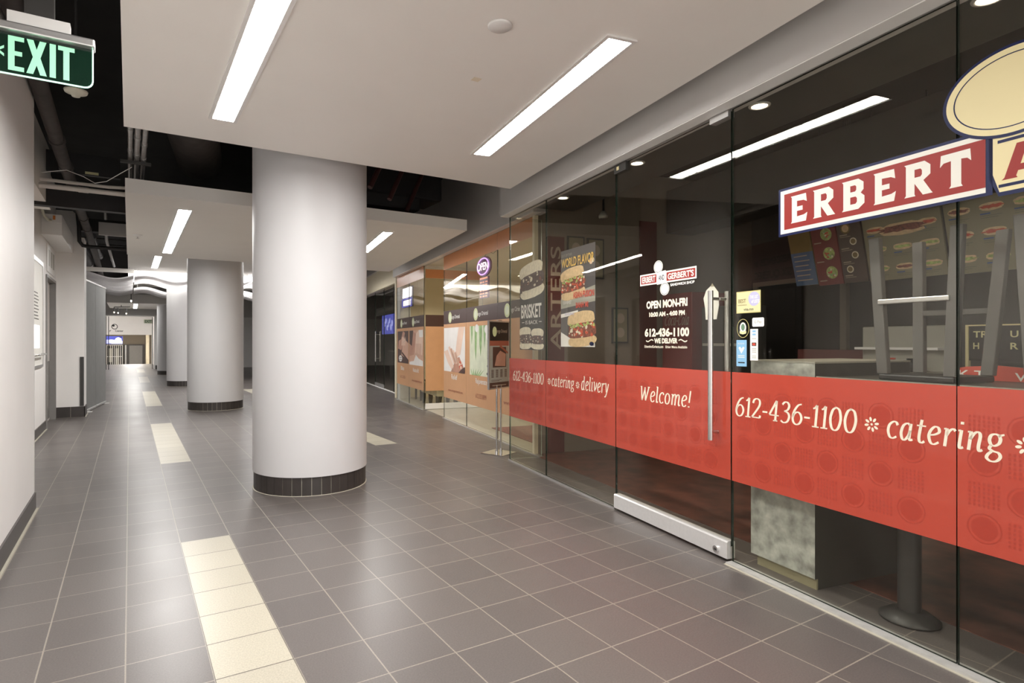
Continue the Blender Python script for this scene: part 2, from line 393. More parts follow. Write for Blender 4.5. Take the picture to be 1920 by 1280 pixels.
def pen(txt, shear=0.10, thick=.088, thin=.040, gap=0.0):
    pts, fs = [], []; x = 0
    for ch in txt:
        if ch == ' ': x += .24; continue
        wd, strokes = GL[ch]
        for st in strokes:
            p = smooth_path(st); k = len(p)
            wl = []
            for i in range(k):
                a, b = p[max(i - 1, 0)], p[min(i + 1, k - 1)]
                dx, dy = b[0] - a[0], b[1] - a[1]; L = math.hypot(dx, dy) or 1
                wv = thin + (thick - thin) * abs(dy / L) ** 1.3
                if ch == '-': wv = .062
                if ch == '!' and st[0][1] < .1: wv = .11
                nx, ny = -dy / L, dx / L
                wl.append(((p[i][0] + nx * wv / 2, p[i][1] + ny * wv / 2), (p[i][0] - nx * wv / 2, p[i][1] - ny * wv / 2)))
            for i in range(k - 1):
                o = len(pts)
                for (a, b) in (wl[i][0], wl[i + 1][0], wl[i + 1][1], wl[i][1]):
                    pts.append((x + a + b * shear, b))
                q = pts[o:o + 4]
                ar = sum(q[j][0] * q[(j + 1) % 4][1] - q[(j + 1) % 4][0] * q[j][1] for j in range(4))
                fs.append((o, o + 1, o + 2, o + 3) if ar > 0 else (o + 3, o + 2, o + 1, o))
        x += wd + gap
    return (pts, fs)

# ---- heavy slab letters for the big sign, outlines in a 1 x 1 box
SLAB = {
 'E': [[(0,0),(.92,0),(1,.30),(.80,.24),(.38,.22),(.38,.42),(.72,.42),(.72,.58),(.38,.58),(.38,.79),(.78,.77),(.97,.70),(.92,1),(0,1),(.06,.94),(.06,.06)]],
 'R': [[(0,0),(.40,0),(.37,.06),(.37,.38),(.66,0),(1,0),(.94,.07),(.68,.43),(.92,.58),(.92,.85),(.72,1),(0,1),(.06,.94),(.06,.06)], [(.37,.56),(.37,.80),(.58,.80),(.63,.74),(.63,.62),(.58,.56)]],
 'B': [[(0,0),(.72,0),(.98,.16),(.98,.40),(.82,.52),(.94,.62),(.94,.86),(.72,1),(0,1),(.06,.94),(.06,.06)], [(.37,.60),(.37,.81),(.58,.81),(.63,.76),(.63,.65),(.58,.60)], [(.37,.19),(.37,.43),(.60,.43),(.66,.37),(.66,.25),(.60,.19)]],
 'T': [[(.30,0),(.74,0),(.69,.07),(.69,.78),(.88,.76),(1,.66),(.97,1),(.03,1),(0,.66),(.12,.76),(.36,.78),(.36,.07)]],
 'A': [[(0,0),(.34,0),(.31,.06),(.35,.20),(.64,.20),(.68,.06),(.65,0),(1,0),(.94,.06),(.68,1),(.32,1),(.06,.06)], [(.40,.38),(.50,.76),(.59,.38)]],
}
def slab(s, ch, x0, x1, z0, z1, fn, m):
    s.flat([[(x0 + a * (x1 - x0), z0 + b * (z1 - z0)) for a, b in l] for l in SLAB[ch]], fn, m)

# ------------------------------------------------------------------ objects
class TH:
    pass
def place(o, frame, org):
    if frame == 'S':
        o.location = SW(*org); o.rotation_euler = (0, 0, A_SF)
    else:
        o.location = org
def tag(o, label=None, cat=None, group=None, kind=None):
    if label: o['label'] = label
    if cat: o['category'] = cat
    if group: o['group'] = group
    if kind: o['kind'] = kind
def mesh_obj(name, m, org, bevel=0.0, seg=2):
    me = bpy.data.meshes.new(name)
    me.from_pydata([(p[0] - org[0], p[1] - org[1], p[2] - org[2]) for p in m.v], [], m.f)
    for k in m.mats: me.materials.append(MATS[k])
    me.polygons.foreach_set('material_index', m.mi)
    me.polygons.foreach_set('use_smooth', m.sm)
    me.update()
    o = bpy.data.objects.new(name, me); COL.objects.link(o)
    if bevel:
        b = o.modifiers.new('bevel', 'BEVEL'); b.width = bevel; b.segments = seg; b.limit_method = 'ANGLE'; b.angle_limit = rad(40)
    return o
def thing(name, label, cat, org, frame='S', group=None, kind=None):
    o = bpy.data.objects.new(name, None); COL.objects.link(o); o.empty_display_size = 0.1
    place(o, frame, org); tag(o, label, cat, group, kind)
    t = TH(); t.o = o; t.org = org; t.frame = frame
    return t
def part(t, name, m, bevel=0.0, parent=None, label=None, kind=None):
    o = mesh_obj(name, m, t.org, bevel); o.parent = parent or t.o
    tag(o, label, kind=kind)
    return o
def solo(name, m, label, cat, org, frame='S', group=None, bevel=0.0, kind=None):
    o = mesh_obj(name, m, org, bevel); place(o, frame, org); tag(o, label, cat, group, kind)
    t = TH(); t.o = o; t.org = org; t.frame = frame
    return t
def struct(name, m, frame='W', bevel=0.0):
    o = mesh_obj(name, m, (0, 0, 0), bevel); place(o, frame, (0, 0, 0)); o['kind'] = 'structure'
    return o
def copy_thing(t, org, label=None, rz=0.0):
    r = t.o.copy(); COL.objects.link(r); place(r, t.frame, org); r.rotation_euler.z += rz
    if label: r['label'] = label
    for ch in list(t.o.children):
        c = ch.copy(); COL.objects.link(c); c.parent = r
        for g in list(ch.children):
            d = g.copy(); COL.objects.link(d); d.parent = c
    n = TH(); n.o = r; n.org = org; n.frame = t.frame
    return n

# ================================================================== SETTING
XS, XE = 0.293, 0.293 + PITCH            # inlay column by the corridor axis
RS, RE = 0.293 + 8 * PITCH, 0.293 + 9 * PITCH
Y0, Y1 = -3.0, 41.0
def row(k): return 4.367 + k * PITCH
fl = M('floor_tile', 'beige_tile')
def frect(x0, x1, y0, y1, m): fl.add([(x0, y0, 0), (x1, y0, 0), (x1, y1, 0), (x0, y1, 0)], [(0, 1, 2, 3)], m)
frect(-6, XS, Y0, Y1, 0); frect(XE, RS, Y0, Y1, 0); frect(RE, 14, Y0, Y1, 0)
def inlay(x0, x1, ranges):
    y = Y0
    for a, b in ranges:
        frect(x0, x1, y, a, 0); frect(x0, x1, a, b, 1); y = b
    frect(x0, x1, y, Y1, 0)
inlay(XS, XE, [(row(-13), row(0)), (row(9.5), row(21.3)), (row(31.2), row(45)), (row(58), row(70)), (row(82), row(94))])
inlay(RS, RE, [(row(9.15), row(21.3)), (row(31), row(43))])
struct('floor', fl)

dk = M('deck_black').box(-6, 14, -3.0, 62, 4.15, 4.3)
struct('ceiling', dk)

# left side
wl = M('wall_paint').box(-3.2, -0.66, -3, 5.83, 0, 3.95)
struct('wall_left', wl)
bl = M('base_vinyl', 'caulk').box(-0.66, -0.648, -3, 5.842, 0, 0.135).box(-0.672, -0.66, 5.83, 5.842, 0, 0.135).box(-0.649, -0.632, -3, 5.85, 0, 0.006, 'caulk')
struct('baseboard_left', bl)
cg = M('aluminium').box(-0.668, -0.657, 5.826, 5.836, 0.14, 1.25)
solo('corner_guard', cg, 'narrow metal corner guard on the end of the near white wall', 'corner guard', (-0.66, 5.83, 0.14), 'W')
wr = M('wall_paint').box(-3.2, -1.12, 5.83, 11.15, 0, 4.1).box(-3.2, -1.12, 12.45, 12.6, 0, 4.1).box(-3.2, -1.12, 11.15, 12.45, 2.40, 4.1)
struct('wall_recess', wr)
br_ = M('base_vinyl', 'caulk').box(-1.12, -1.108, 5.83, 6.72, 0, 0.135).box(-1.12, -1.108, 8.2, 11.1, 0, 0.135).box(-1.108, -1.09, 8.2, 11.1, 0, 0.006, 'caulk')
struct('baseboard_recess', br_)
pier = M('wall_paint').box(-3.2, -0.70, 12.6, 13.15, 0, 3.22).box(-3.2, -0.80, 12.6, 13.15, 3.22, 3.68)
struct('wall_pier', pier)
pb = M('base_tile', 'caulk')
for a, b in ((-1.118, -0.905), (-0.900, -0.690)): pb.box(a, b, 12.585, 12.6, 0.004, 0.19)
pb.box(-0.70, -0.688, 12.585, 13.16, 0.004, 0.19); pb.box(-1.118, -0.688, 12.588, 12.598, 0, 0.185, 'caulk').box(-0.687, -0.672, 12.57, 13.16, 0, 0.006, 'caulk')
struct('baseboard_pier', pb)
wf = M('wall_paint').box(-3.2, -1.32, 13.15, 41.0, 0, 4.1)
struct('wall_far', wf)
# upper bulkhead over the recess
ub = M('soffit_paint', 'fascia_paint').box(-3.0, -0.86, 7.6, 9.1, 3.02, 3.75)
struct('trim_1', ub)

# right side: bulkhead over the sandwich shop, over the spa and over the farther shop
f1 = M('fascia_paint', 'white_metal').box(-6.08, 3.0, 2.60, 2.78, 2.768, 4.15).box(-6.08, 3.0, 2.604, 2.70, 2.762, 2.768, 'white_metal')
struct('wall_fascia', f1, 'S')
f2 = M('fascia_paint', 'white_metal').box(-13.45, -6.08, 3.02, 3.2, 2.862, 4.15).box(-13.45, -6.08, 3.024, 3.12, 2.856, 2.862, 'white_metal')
struct('wall_fascia_middle', f2, 'S')
f3 = M('cream_paint', 'fascia_paint').box(-34, -13.45, 3.36, 3.6, 2.86, 3.40).box(-34, -13.45, 3.30, 3.6, 3.40, 4.15, 'fascia_paint')
struct('wall_fascia_far', f3, 'S')

# ---- round columns
def column(x, y, top, label):
    t = thing('round_column', label, 'column', (x, y, 0), 'W', 'round columns down the corridor', 'thing')
    part(t, 'shaft', M('column_paint').lathe([(0.525, 0.165), (0.525, top)], (x, y, 0), 96))
    b = M('base_tile', 'caulk'); n = 38
    for i in range(n):
        a0 = 2 * math.pi * (i + 0.03) / n; a1 = 2 * math.pi * (i + 0.97) / n
        for (p, q) in ((a0, (a0 + a1) / 2), ((a0 + a1) / 2, a1)):
            r0, r1 = 0.500, 0.515
            v = [(x + r * math.cos(a), y + r * math.sin(a), z) for z in (0.003, 0.162) for r, a in ((r0, p), (r1, p), (r1, q), (r0, q))]
            b.add(v, [(0, 3, 2, 1), (4, 5, 6, 7), (1, 2, 6, 5), (0, 1, 5, 4), (2, 3, 7, 6)], 0)
    b.lathe([(0.509, 0), (0.509, 0.160), (0.0, 0.165)], (x, y, 0), 64, 'caulk')
    b.lathe([(0.524, 0.001), (0.524, 0.004), (0.512, 0.004)], (x, y, 0), 64, 'caulk')
    part(t, 'tiled_base', b)
    return t
column(1.495, 5.60, 4.145, 'largest white round column with dark tile base, nearest of the row')
column(1.512, 12.89, 3.278, 'white round column second in the row, behind the largest one')
column(1.50, 20.15, 3.278, 'white round column third in the row, partly hidden by the second')
column(1.50, 27.4, 2.893, 'farthest visible white round column, a sliver beside the third')

# ---- suspended ceiling clouds
tn = math.tan(rad(10))
def cloud(pts, z0, z1, label):
    m = M('soffit_paint').prism(pts, z0, z1)
    return solo('suspended_ceiling', m, label, 'ceiling', (pts[0][0], pts[0][1], z0), 'W', 'suspended ceiling slabs', kind='thing')
cloud([(-0.036, -2.9), (3.315 - 7.79 * tn, -2.9), (3.315, 4.89), (-0.036, 4.89)], 2.895, 3.06, 'large white suspended ceiling slab overhead, nearest, with two long lights')
cloud([(-0.040, 7.03), (4.04, 7.03), (4.92, 12.0), (-0.040, 12.0)], 2.895, 3.045, 'white suspended ceiling slab behind the dark gap, over the second column')
cloud([(-0.035, 12.2), (5.0, 12.2), (6.9, 23.4), (-0.035, 23.4)], 3.28, 3.42, 'higher pale ceiling slab beyond the second slab, above the wavy panels')
cloud([(-0.77, 26.9), (3.2, 26.9), (3.2, 31.4), (-0.77, 31.4)], 2.895, 3.25, 'far small ceiling slab with a short light before the portal')

# ---- linear lights
def light_w(y0, y1, label, x0=0.468, x1=0.648, z=2.895, n=24):
    cx = (x0 + x1) / 2
    t = thing('linear_light', label, 'ceiling light', (cx, (y0 + y1) / 2, z), 'W', 'linear ceiling lights')
    _light(t, x0, x1, y0, y1, z, n); return t
def light_s(u0, u1, label, v0=1.655, v1=1.835, z=2.895, n=24):
    t = thing('linear_light', label, 'ceiling light', ((u0 + u1) / 2, (v0 + v1) / 2, z), 'S', 'linear ceiling lights')
    _light(t, u0, u1, v0, v1, z, n, True); return t
def _light(t, x0, x1, y0, y1, z, n, alongx=False):
    f = 0.022; d = 0.012
    fr = M('white_metal').box(x0, x1, y0, y0 + f, z - d, z - .001).box(x0, x1, y1 - f, y1, z - d, z - .001).box(x0, x0 + f, y0 + f, y1 - f, z - d, z - .001).box(x1 - f, x1, y0 + f, y1 - f, z - d, z - .001)
    part(t, 'frame', fr)
    di = M('diffuser'); di.add([(x0 + f, y0 + f, z - .003), (x1 - f, y0 + f, z - .003), (x1 - f, y1 - f, z - .003), (x0 + f, y1 - f, z - .003)], [(3, 2, 1, 0)])
    part(t, 'diffuser', di)
    lo = M('louver'); L0, L1, W0, W1 = (x0 + f, x1 - f, y0 + f, y1 - f) if alongx else (y0 + f, y1 - f, x0 + f, x1 - f)
    rows_ = [L0] + [q for i in range(1, n) for q in (L0 + (L1 - L0) * i / n - .0025, L0 + (L1 - L0) * i / n + .0025)] + [L1]
    cols_ = [W0, W0 + .002, W1 - .002, W1]
    V = [(r, c, z - .006) if alongx else (c, r, z - .006) for r in rows_ for c in cols_]
    Q = [(i * 4 + k, i * 4 + k + 1, i * 4 + k + 5, i * 4 + k + 4) for i in range(len(rows_) - 1) for k in range(3) if k != 1 or i % 2]
    lo.add(V, Q if alongx else [q[::-1] for q in Q])
    part(t, 'grille', lo)
light_w(0.57, 4.39, 'long bright linear light in the nearest ceiling slab, left of the round disc', n=34)
light_s(-4.49, -2.50, 'bright linear light in the nearest ceiling slab, right of the round disc', n=18)
light_w(7.55, 11.42, 'linear light in the second ceiling slab, left of the big column', n=34)
light_s(-10.05, -8.07, 'linear light in the second ceiling slab, just right of the big column', n=18)
light_w(14.7, 17.3, 'short linear light in the higher pale ceiling slab', z=3.28, n=14)
light_s(-17.2, -15.2, 'added linear light in the higher ceiling slab near the far shops', v0=1.7, v1=1.88, z=3.28, n=12)  # extra lamp, added to brighten the far corridor
light_w(14.2, 21.8, 'long added fill light in the higher slab, hidden by the columns', x0=3.3, x1=3.48, z=3.28, n=30)  # added out of sight to lift the wavy panels and the floor below
light_w(27.3, 30.9, 'farthest linear light, in the small slab before the portal', x0=0.13, x1=0.31, n=12)
light_s(0.6, 2.6, 'added linear light over the storefront, out of view behind the viewer', n=18)  # unseen lamp put in for fill and reflections from behind the camera

# luminous cove and ceiling details
solo('light_cove', M('glow_panel', 'white_metal').box(-0.03, 3.4, 18.3, 21.3, 3.24, 3.279), 'glowing white ceiling cove above the wavy panels', 'ceiling light', (1.6, 20, 3.26), 'W')
solo('ceiling_speaker', M('white_metal').lathe([(0, -.012), (0.055, -.012), (0.060, -.006), (0.060, -.001)], (1.56, 2.39, 2.895), 36), 'small white flat round disc on the nearest ceiling slab', 'ceiling plate', (1.56, 2.39, 2.895), 'W')
def sprinkler(x, y, z, label):
    t = thing('sprinkler', label, 'sprinkler', (x, y, z), 'W', 'ceiling sprinklers')
    part(t, 'escutcheon', M('white_metal').lathe([(0.0, -.03), (0.02, -.03), (0.062, -.006), (0.064, -.001)], (x, y, z), 24))
    part(t, 'deflector', M('steel').lathe([(0.0, -.055), (0.022, -.054), (0.022, -.050), (0.006, -.048), (0.006, -.028)], (x, y, z), 16))
sprinkler(0.10, 9.73, 2.895, 'white pendant sprinkler on the second ceiling slab beside its linear light')
t = thing('smoke_detector', 'tan round detector under the exit sign', 'detector', (-0.285, 4.35, 2.89), 'W')
part(t, 'body', M('cable_cream').lathe([(0.0, -.030), (0.022, -.030), (0.028, -.016), (0.060, -.006), (0.064, 0.006), (0, .008)], (-0.285, 4.35, 2.89), 28))
part(t, 'drop_rod', M('dark_metal').tube([(-0.285, 4.35, 2.896), (-0.285, 4.35, 4.15)], .008, 8))
solo('patch_plate', M('patch_beige').box(1.735, 1.785, 2.93, 2.975, 2.8925, 2.8945), 'tiny beige patch stuck on the nearest ceiling slab', 'patch', (1.76, 2.95, 2.893), 'W')

# ================================================================== PLENUM
def pipe(name, pts, r, m, label, cat, couplings=(), n=14, group=None, cm=None):
    t = thing(name, label, cat, pts[0], 'W', group)
    part(t, 'run', M(m).tube(pts, r, n))
    for c in couplings:
        a = Vector(c); 
        d = (Vector(pts[-1]) - Vector(pts[0])).normalized()
        part(t, 'coupling', M(cm or m).tube([a - d * .045, a + d * .045], r * 1.16, n))
    return t
pipe('drain_pipe', [(-0.56, -3, 3.30), (-0.585, 5.0, 3.30), (-0.61, 7.4, 3.30), (-0.64, 14, 3.30), (-0.75, 24, 3.30)], .062, 'pipe_dark', 'thick dark drain pipe running along the left plenum', 'pipe', [(-0.605, 6.9, 3.30), (-0.61, 7.9, 3.30), (-0.625, 11.0, 3.30), (-0.63, 12.0, 3.30)])
for i, (x, r, what) in enumerate(((0.005, .021, 'leftmost'), (0.062, .025, 'middle'), (0.12, .023, 'rightmost'))):
    pipe('conduit', [(x, 4.0, 3.20), (x, 12.5, 3.20)], r, 'galvanised', 'silver conduit above the dark gap between ceiling slabs, %s of three' % what, 'conduit', [(x, 5.9 + .2 * i, 3.20), (x, 6.55 + .12 * i, 3.20)], 12, 'ceiling conduits')
solo('strut_bracket', M('dark_metal').box(-0.08, 0.19, 6.80, 6.845, 3.145, 3.172), 'short metal strut carrying the three silver conduits', 'bracket', (0.05, 6.82, 3.145), 'W')
pipe('conduit', [(-0.80, 7.5, 3.038), (-0.2, 7.5, 3.034), (-0.042, 7.5, 3.045)], .018, 'white_pipe', 'upper thin pale pipe crossing the dark left gap', 'pipe', (), 12, 'cross pipes')
pipe('conduit', [(-0.80, 7.42, 2.955), (-0.042, 7.42, 2.955)], .026, 'white_pipe', 'lower thicker pale pipe crossing the dark left gap', 'pipe', [(-0.42, 7.42, 2.955)], 12, 'cross pipes')
pipe('loose_wire', [(-0.77, 7.3, 3.06), (-0.55, 7.2, 3.09), (-0.40, 7.1, 3.02), (-0.30, 7.0, 2.945), (-0.2, 6.95, 2.965), (-0.08, 6.9, 3.05), (0.02, 6.9, 3.13)], .004, 'white_metal', 'thin white wire sagging across the pale pipes', 'wire', (), 6)
solo('steel_beam', M('duct_black').box(-1.1, 0.2, 8.6, 8.72, 2.98, 3.20), 'black cross beam behind the pale pipes', 'beam', (-0.5, 8.66, 3.0), 'W')
solo('steel_beam', M('duct_black').box(-1.1, 0.3, 13.3, 13.5, 3.46, 3.7), 'black cross beam above the white pier', 'beam', (-0.5, 13.4, 3.12), 'W')
solo('access_tag', M('sticker_yellow').box(-0.47, -0.33, 8.59, 8.598, 3.41, 3.44), 'small yellowed tag in the dark ceiling above the pale pipes', 'tag', (-0.4, 8.594, 3.41), 'W')
solo('duct_hanger', M('duct_black').box(-1.1, -0.1, 8.598, 8.66, 3.40, 3.65), 'black plate above the cross beam in the dark left ceiling', 'plate', (-0.5, 8.63, 3.4), 'W')
pipe('elbow_pipe', [(-0.84, 12.0, 3.62), (-0.79, 12.4, 3.62), (-0.775, 12.5, 3.4), (-0.77, 12.52, 3.14), (-0.72, 12.54, 3.07), (-0.60, 12.56, 3.06), (-0.05, 12.6, 3.06)], .032, 'duct_black', 'black elbow pipe bending round the top of the white pier', 'pipe', (), 12)
solo('bulkhead_panel', M('fascia_paint').box(-0.5, -0.04, 13.0, 13.06, 3.36, 3.6), 'grey metal panel in the dark ceiling behind the black elbow pipe', 'panel', (-0.2, 13.0, 3.36), 'W')
pipe('vent_duct', [(-0.98, 15.2, 3.50), (-0.92, 16.6, 3.42), (-0.90, 18.0, 3.34)], .12, 'duct_grey', 'grey round vent duct above the screen panels, larger of two', 'duct', [(-0.905, 17.6, 3.36)], 20, 'grey ducts', 'galvanised')
pipe('vent_duct', [(-0.70, 15.2, 3.66), (-0.66, 18.0, 3.56)], .07, 'duct_grey', 'grey round vent duct above the screen panels, smaller of two', 'duct', [(-0.664, 17.7, 3.57)], 16, 'grey ducts', 'galvanised')
pipe('conduit', [(-0.43, 14.2, 4.149), (-0.42, 14.6, 3.50), (-0.36, 18.6, 3.40)], .032, 'galvanised', 'silver pipe slanting down beside the third ceiling slab', 'pipe', [(-0.38, 17.4, 3.43)], 12)
for i, (y, z) in enumerate(((15.0, 3.86), (15.8, 3.84), (16.6, 3.82), (17.4, 3.80))):
    solo('deck_rod', M('pipe_dark').tube([(-1.3, y, z), (0.2, y, z)], .014, 8), 'thin dark cross rod in the far left plenum, number %s from the near end' % ('one', 'two', 'three', 'four')[i], 'rod', (-0.5, y, z), 'W', 'plenum cross rods')
pipe('round_duct', [(0.35, 5.4, 3.62), (0.75, 8.0, 3.62)], .26, 'pipe_dark', 'big dark round duct seen in the gap left of the large column', 'duct', [(0.42, 5.9, 3.62)], 28)
dd = thing('dark_duct', 'stepped black ducts in the gap right of the large column', 'duct', (3.0, 8.2, 3.3), 'W')
part(dd, 'upper_box', M('duct_black').box(2.6, 3.95, 7.6, 8.2, 3.40, 4.149), .03)
part(dd, 'lower_box', M('duct_black').box(2.5, 3.55, 7.5, 8.2, 3.20, 3.40), .03)
for i, (x, y) in enumerate(((2.35, 6.3), (2.75, 6.7), (3.2, 7.2))):
    solo('hanger_strut', M('brace_red').tube([(x, y, 3.1), (x + .55, y + .27, 4.149)], .03, 8), 'dim reddish brace in the gap right of the large column, %s' % ('nearest', 'middle', 'farthest')[i], 'brace', (x, y, 3.1), 'W', 'reddish braces')
solo('cloud_beam', M('duct_black').box(2.3, 3.9, 5.9, 6.0, 3.5, 4.149), 'black beam in the gap right of the large column', 'beam', (3, 5.95, 3.5), 'W')

# ---- exit sign
ex = thing('exit_sign', 'green lit exit sign hanging at upper left', 'sign', (-0.40, 3.0, 2.62), 'W')
part(ex, 'mount', M('white_metal').box(-0.425, -0.215, 2.975, 3.025, 2.635, 2.685).box(-0.37, -0.27, 2.98, 3.02, 2.685, 4.15, 'dark_metal'))
part(ex, 'housing', M('aluminium').box(-0.68, -0.128, 2.965, 3.035, 2.602, 2.637), .006)
x0, x1, z0, z1, rr = -0.668, -0.137, 2.436, 2.604, .03
outl = [(x0, z1), (x0, z0 + rr)] + [(x0 + rr - rr * math.cos(a), z0 + rr - rr * math.sin(a)) for a in (.4, .8, 1.2, 1.57)] + [(x1 - rr + rr * math.sin(a), z0 + rr - rr * math.cos(a)) for a in (0, .4, .8, 1.2, 1.57)] + [(x1, z1)]
pl = M('exit_plate').front(outl, 2.997, 3.003)
pnl = part(ex, 'plate', pl)
part(ex, 'lit_edge', M('exit_edge').tube([(a, 3.0, b) for a, b in outl], .0042, 6))
le = M('exit_letter'); fx = front_at(2.9955)
def bar(m, pts, fn, mm=None): m.flat([pts], fn, mm)
X = lambda a: -0.424 + a * (0.2125)      # letter field
H0, H1 = 2.450, 2.590
Z = lambda b: H0 + b * (H1 - H0)
def exit_letters(m, fn):
    for p in ([(0, 0), (.245, 0), (.245, .13), (.10, .13), (.10, .44), (.215, .44), (.215, .57), (.10, .57), (.10, .87), (.245, .87), (.245, 1), (0, 1)],
              [(.28, 0), (.385, 0), (.44, .27), (.495, 0), (.60, 0), (.50, .50), (.595, 1), (.49, 1), (.44, .73), (.39, 1), (.285, 1), (.38, .50)],
              [(.645, 0), (.745, 0), (.745, 1), (.645, 1)],
              [(.865, 0), (.965, 0), (.965, .87), (1.05, .87), (1.05, 1), (.78, 1), (.78, .87), (.865, .87)]):
        m.flat([[(X(a), Z(b)) for a, b in p]], fn)
    m.flat([[(X(-.06), Z(.36)), (X(-.20), Z(.52)), (X(-.06), Z(.68)), (X(-.06), Z(.60)), (X(-.13), Z(.52)), (X(-.06), Z(.44))]], fn)
exit_letters(le, fx)
le.mats.append('exit_letter')
part(ex, 'lettering', le, parent=pnl)

# ---- electric box, cables, recess things
bx = thing('shutter_motor_box', 'white box mounted high on the wall beside the white pier', 'box', (-1.0, 11.5, 3.0), 'W')
part(bx, 'housing', M('white_metal').box(-1.118, -0.865, 10.6, 12.59, 2.93, 3.24), .006)
part(bx, 'end_plate', M('white_metal').box(-1.0, -0.87, 10.585, 10.6, 3.11, 3.235), .003)
part(bx, 'warning_label', M('orange_label').box(-0.975, -0.945, 10.581, 10.586, 3.155, 3.215))
pipe('cable_bundle', [(-0.99, 9.2, 3.5), (-1.03, 9.6, 3.40), (-1.06, 10.0, 3.28), (-1.055, 10.3, 3.16), (-1.02, 10.48, 3.12), (-1.0, 10.575, 3.14)], .018, 'cable_cream', 'cream cable bundle drooping into the white wall box', 'cable', (), 8)
dc = thing('display_case', 'glossy wall directory board in the left recess', 'notice board', (-1.10, 9.9, 1.2), 'W')
part(dc, 'frame', M('aluminium').box(-1.12, -1.10, 9.0, 10.72, 2.46, 2.52).box(-1.12, -1.10, 9.0, 10.72, 0.98, 1.02).box(-1.12, -1.10, 10.66, 10.72, 1.02, 2.46).box(-1.12, -1.10, 8.95, 9.0, .98, 2.52))
part(dc, 'panel', M('paper_white').box(-1.12, -1.108, 9.0, 10.66, 1.02, 2.46))
dm = M('menu_text')
for k in range(9): dm.rect(9.75, 10.25 - .05 * (k % 3), 1.66 + k * .045, 1.675 + k * .045, side_at(-1.1065))
part(dc, 'lettering', dm)
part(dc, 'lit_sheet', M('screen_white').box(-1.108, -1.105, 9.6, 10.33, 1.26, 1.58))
solo('wall_shelf', M('steel').tube([(-1.12, 10.5, 1.17), (-1.05, 10.5, 1.17), (-1.05, 9.4, 1.17), (-1.12, 9.4, 1.17)], .012, 8), 'slim steel rail under the wall directory', 'rail', (-1.1, 10, 1.17), 'W')
d1 = M('door_beige', 'aluminium').box(-1.22, -1.19, 11.2, 12.4, 0.01, 2.36)
dr = thing('door_1', 'pale door with metal frame in the left recess beside the pier', 'door', (-1.2, 11.8, 0), 'W', None, 'structure')
dl = part(dr, 'door_leaf', d1)
part(dr, 'frame', M('door_grey', 'timber').box(-1.2, -1.10, 11.15, 11.20, 0, 2.40).box(-1.2, -1.10, 12.40, 12.45, 0, 2.40).box(-1.2, -1.10, 11.20, 12.40, 2.36, 2.40))
part(dr, 'kick_plate', M('steel').box(-1.19, -1.185, 11.25, 12.35, 0.05, 1.02), parent=dl)
part(dr, 'handle', M('steel').tube([(-1.19, 11.3, 1.05), (-1.14, 11.3, 1.05), (-1.14, 11.42, 1.05)], .012, 8), parent=dl)
ap = thing('air_vent_panel', 'white framed panel with faint notices above the pale door', 'panel', (-1.11, 11.8, 2.5), 'W')
part(ap, 'board', M('white_metal').box(-1.12, -1.105, 11.25, 12.4, 2.46, 2.90))
an = M('poster_grey')
for k in range(3): an.rect(11.4 + .3 * k, 11.6 + .3 * k, 2.56, 2.82, side_at(-1.1045), 'cooler_grey')
part(ap, 'notices', an)
# doors and lettering seen only as a reflection in the storefront
dd2 = thing('door_2', 'dark double door in the left recess under the residence lettering', 'door', (-1.12, 7.45, 0), 'W', None, 'structure')
part(dd2, 'frame', M('dark_metal').box(-1.12, -1.08, 6.74, 6.80, 0, 2.26).box(-1.12, -1.08, 8.12, 8.18, 0, 2.26).box(-1.12, -1.08, 6.80, 8.12, 2.20, 2.26))
for a, b in ((6.80, 7.455), (7.465, 8.12)):
    lf = part(dd2, 'door_leaf', M('door_dark').box(-1.12, -1.10, a, b, 0.01, 2.20))
    c = b - .06 if a < 7 else a + .06
    part(dd2, 'handle', M('steel').tube([(-1.10, c, .9), (-1.06, c, .9), (-1.06, c, 1.25), (-1.10, c, 1.25)], .012, 8), parent=lf)
solo('lettering_board', M('board_brown').box(-1.1195, -1.114, 6.62, 8.30, 2.27, 2.98), 'dark red panel above the dark double door, mirrored in the glass', 'panel', (-1.117, 7.45, 2.27), 'W')
tx = M('black').text('RESIDENCES at', 7.02, 7.86, 2.60, 2.72, side_at(-1.113), bold=.02).text('SIX QUEBEC', 6.98, 7.86, 2.36, 2.51, side_at(-1.113), bold=.02)
solo('wall_lettering', tx, 'black residence lettering above the dark double door, mirrored in the glass', 'lettering', (-1.113, 7.45, 2.36), 'W')

solo('corner_guard', M('dark_metal').box(-0.765, -0.706, 12.580, 12.5995, 0.20, 1.08), 'tall dark metal strip on the front of the white pier', 'corner guard', (-0.735, 12.59, .2), 'W')
# ---- grey display screens
def banner(x, y, L, label, foot):
    t = thing('display_screen', label, 'screen', (x, y, 0), 'W', 'grey standing display screens')
    t.o.rotation_euler = (0, 0, rad(-8.1)); t.org = (0, 0, 0)
    part(t, 'fabric_panel', M('grey_fabric').box(-.012, 0, 0, L, 0.05, 2.52))
    part(t, 'top_rail', M('aluminium').box(-.02, .008, 0, L, 2.52, 2.55))
    part(t, 'base', M('aluminium').box(-.03, .03, .03, L - .03, 0.012, 0.05), .008)
    m = M('white_metal').prism([(-.04, foot - .10), (.10, foot - .02), (.10, foot + .02), (-.04, foot + .10)], 0, 0.012)
    part(t, 'foot', m)
    return t
banner(-0.745, 13.22, 1.02, 'grey standing display screen beside the pier, nearer of two', .2)
banner(-0.60, 14.26, 1.02, 'grey standing display screen beside the pier, farther of two', .85)

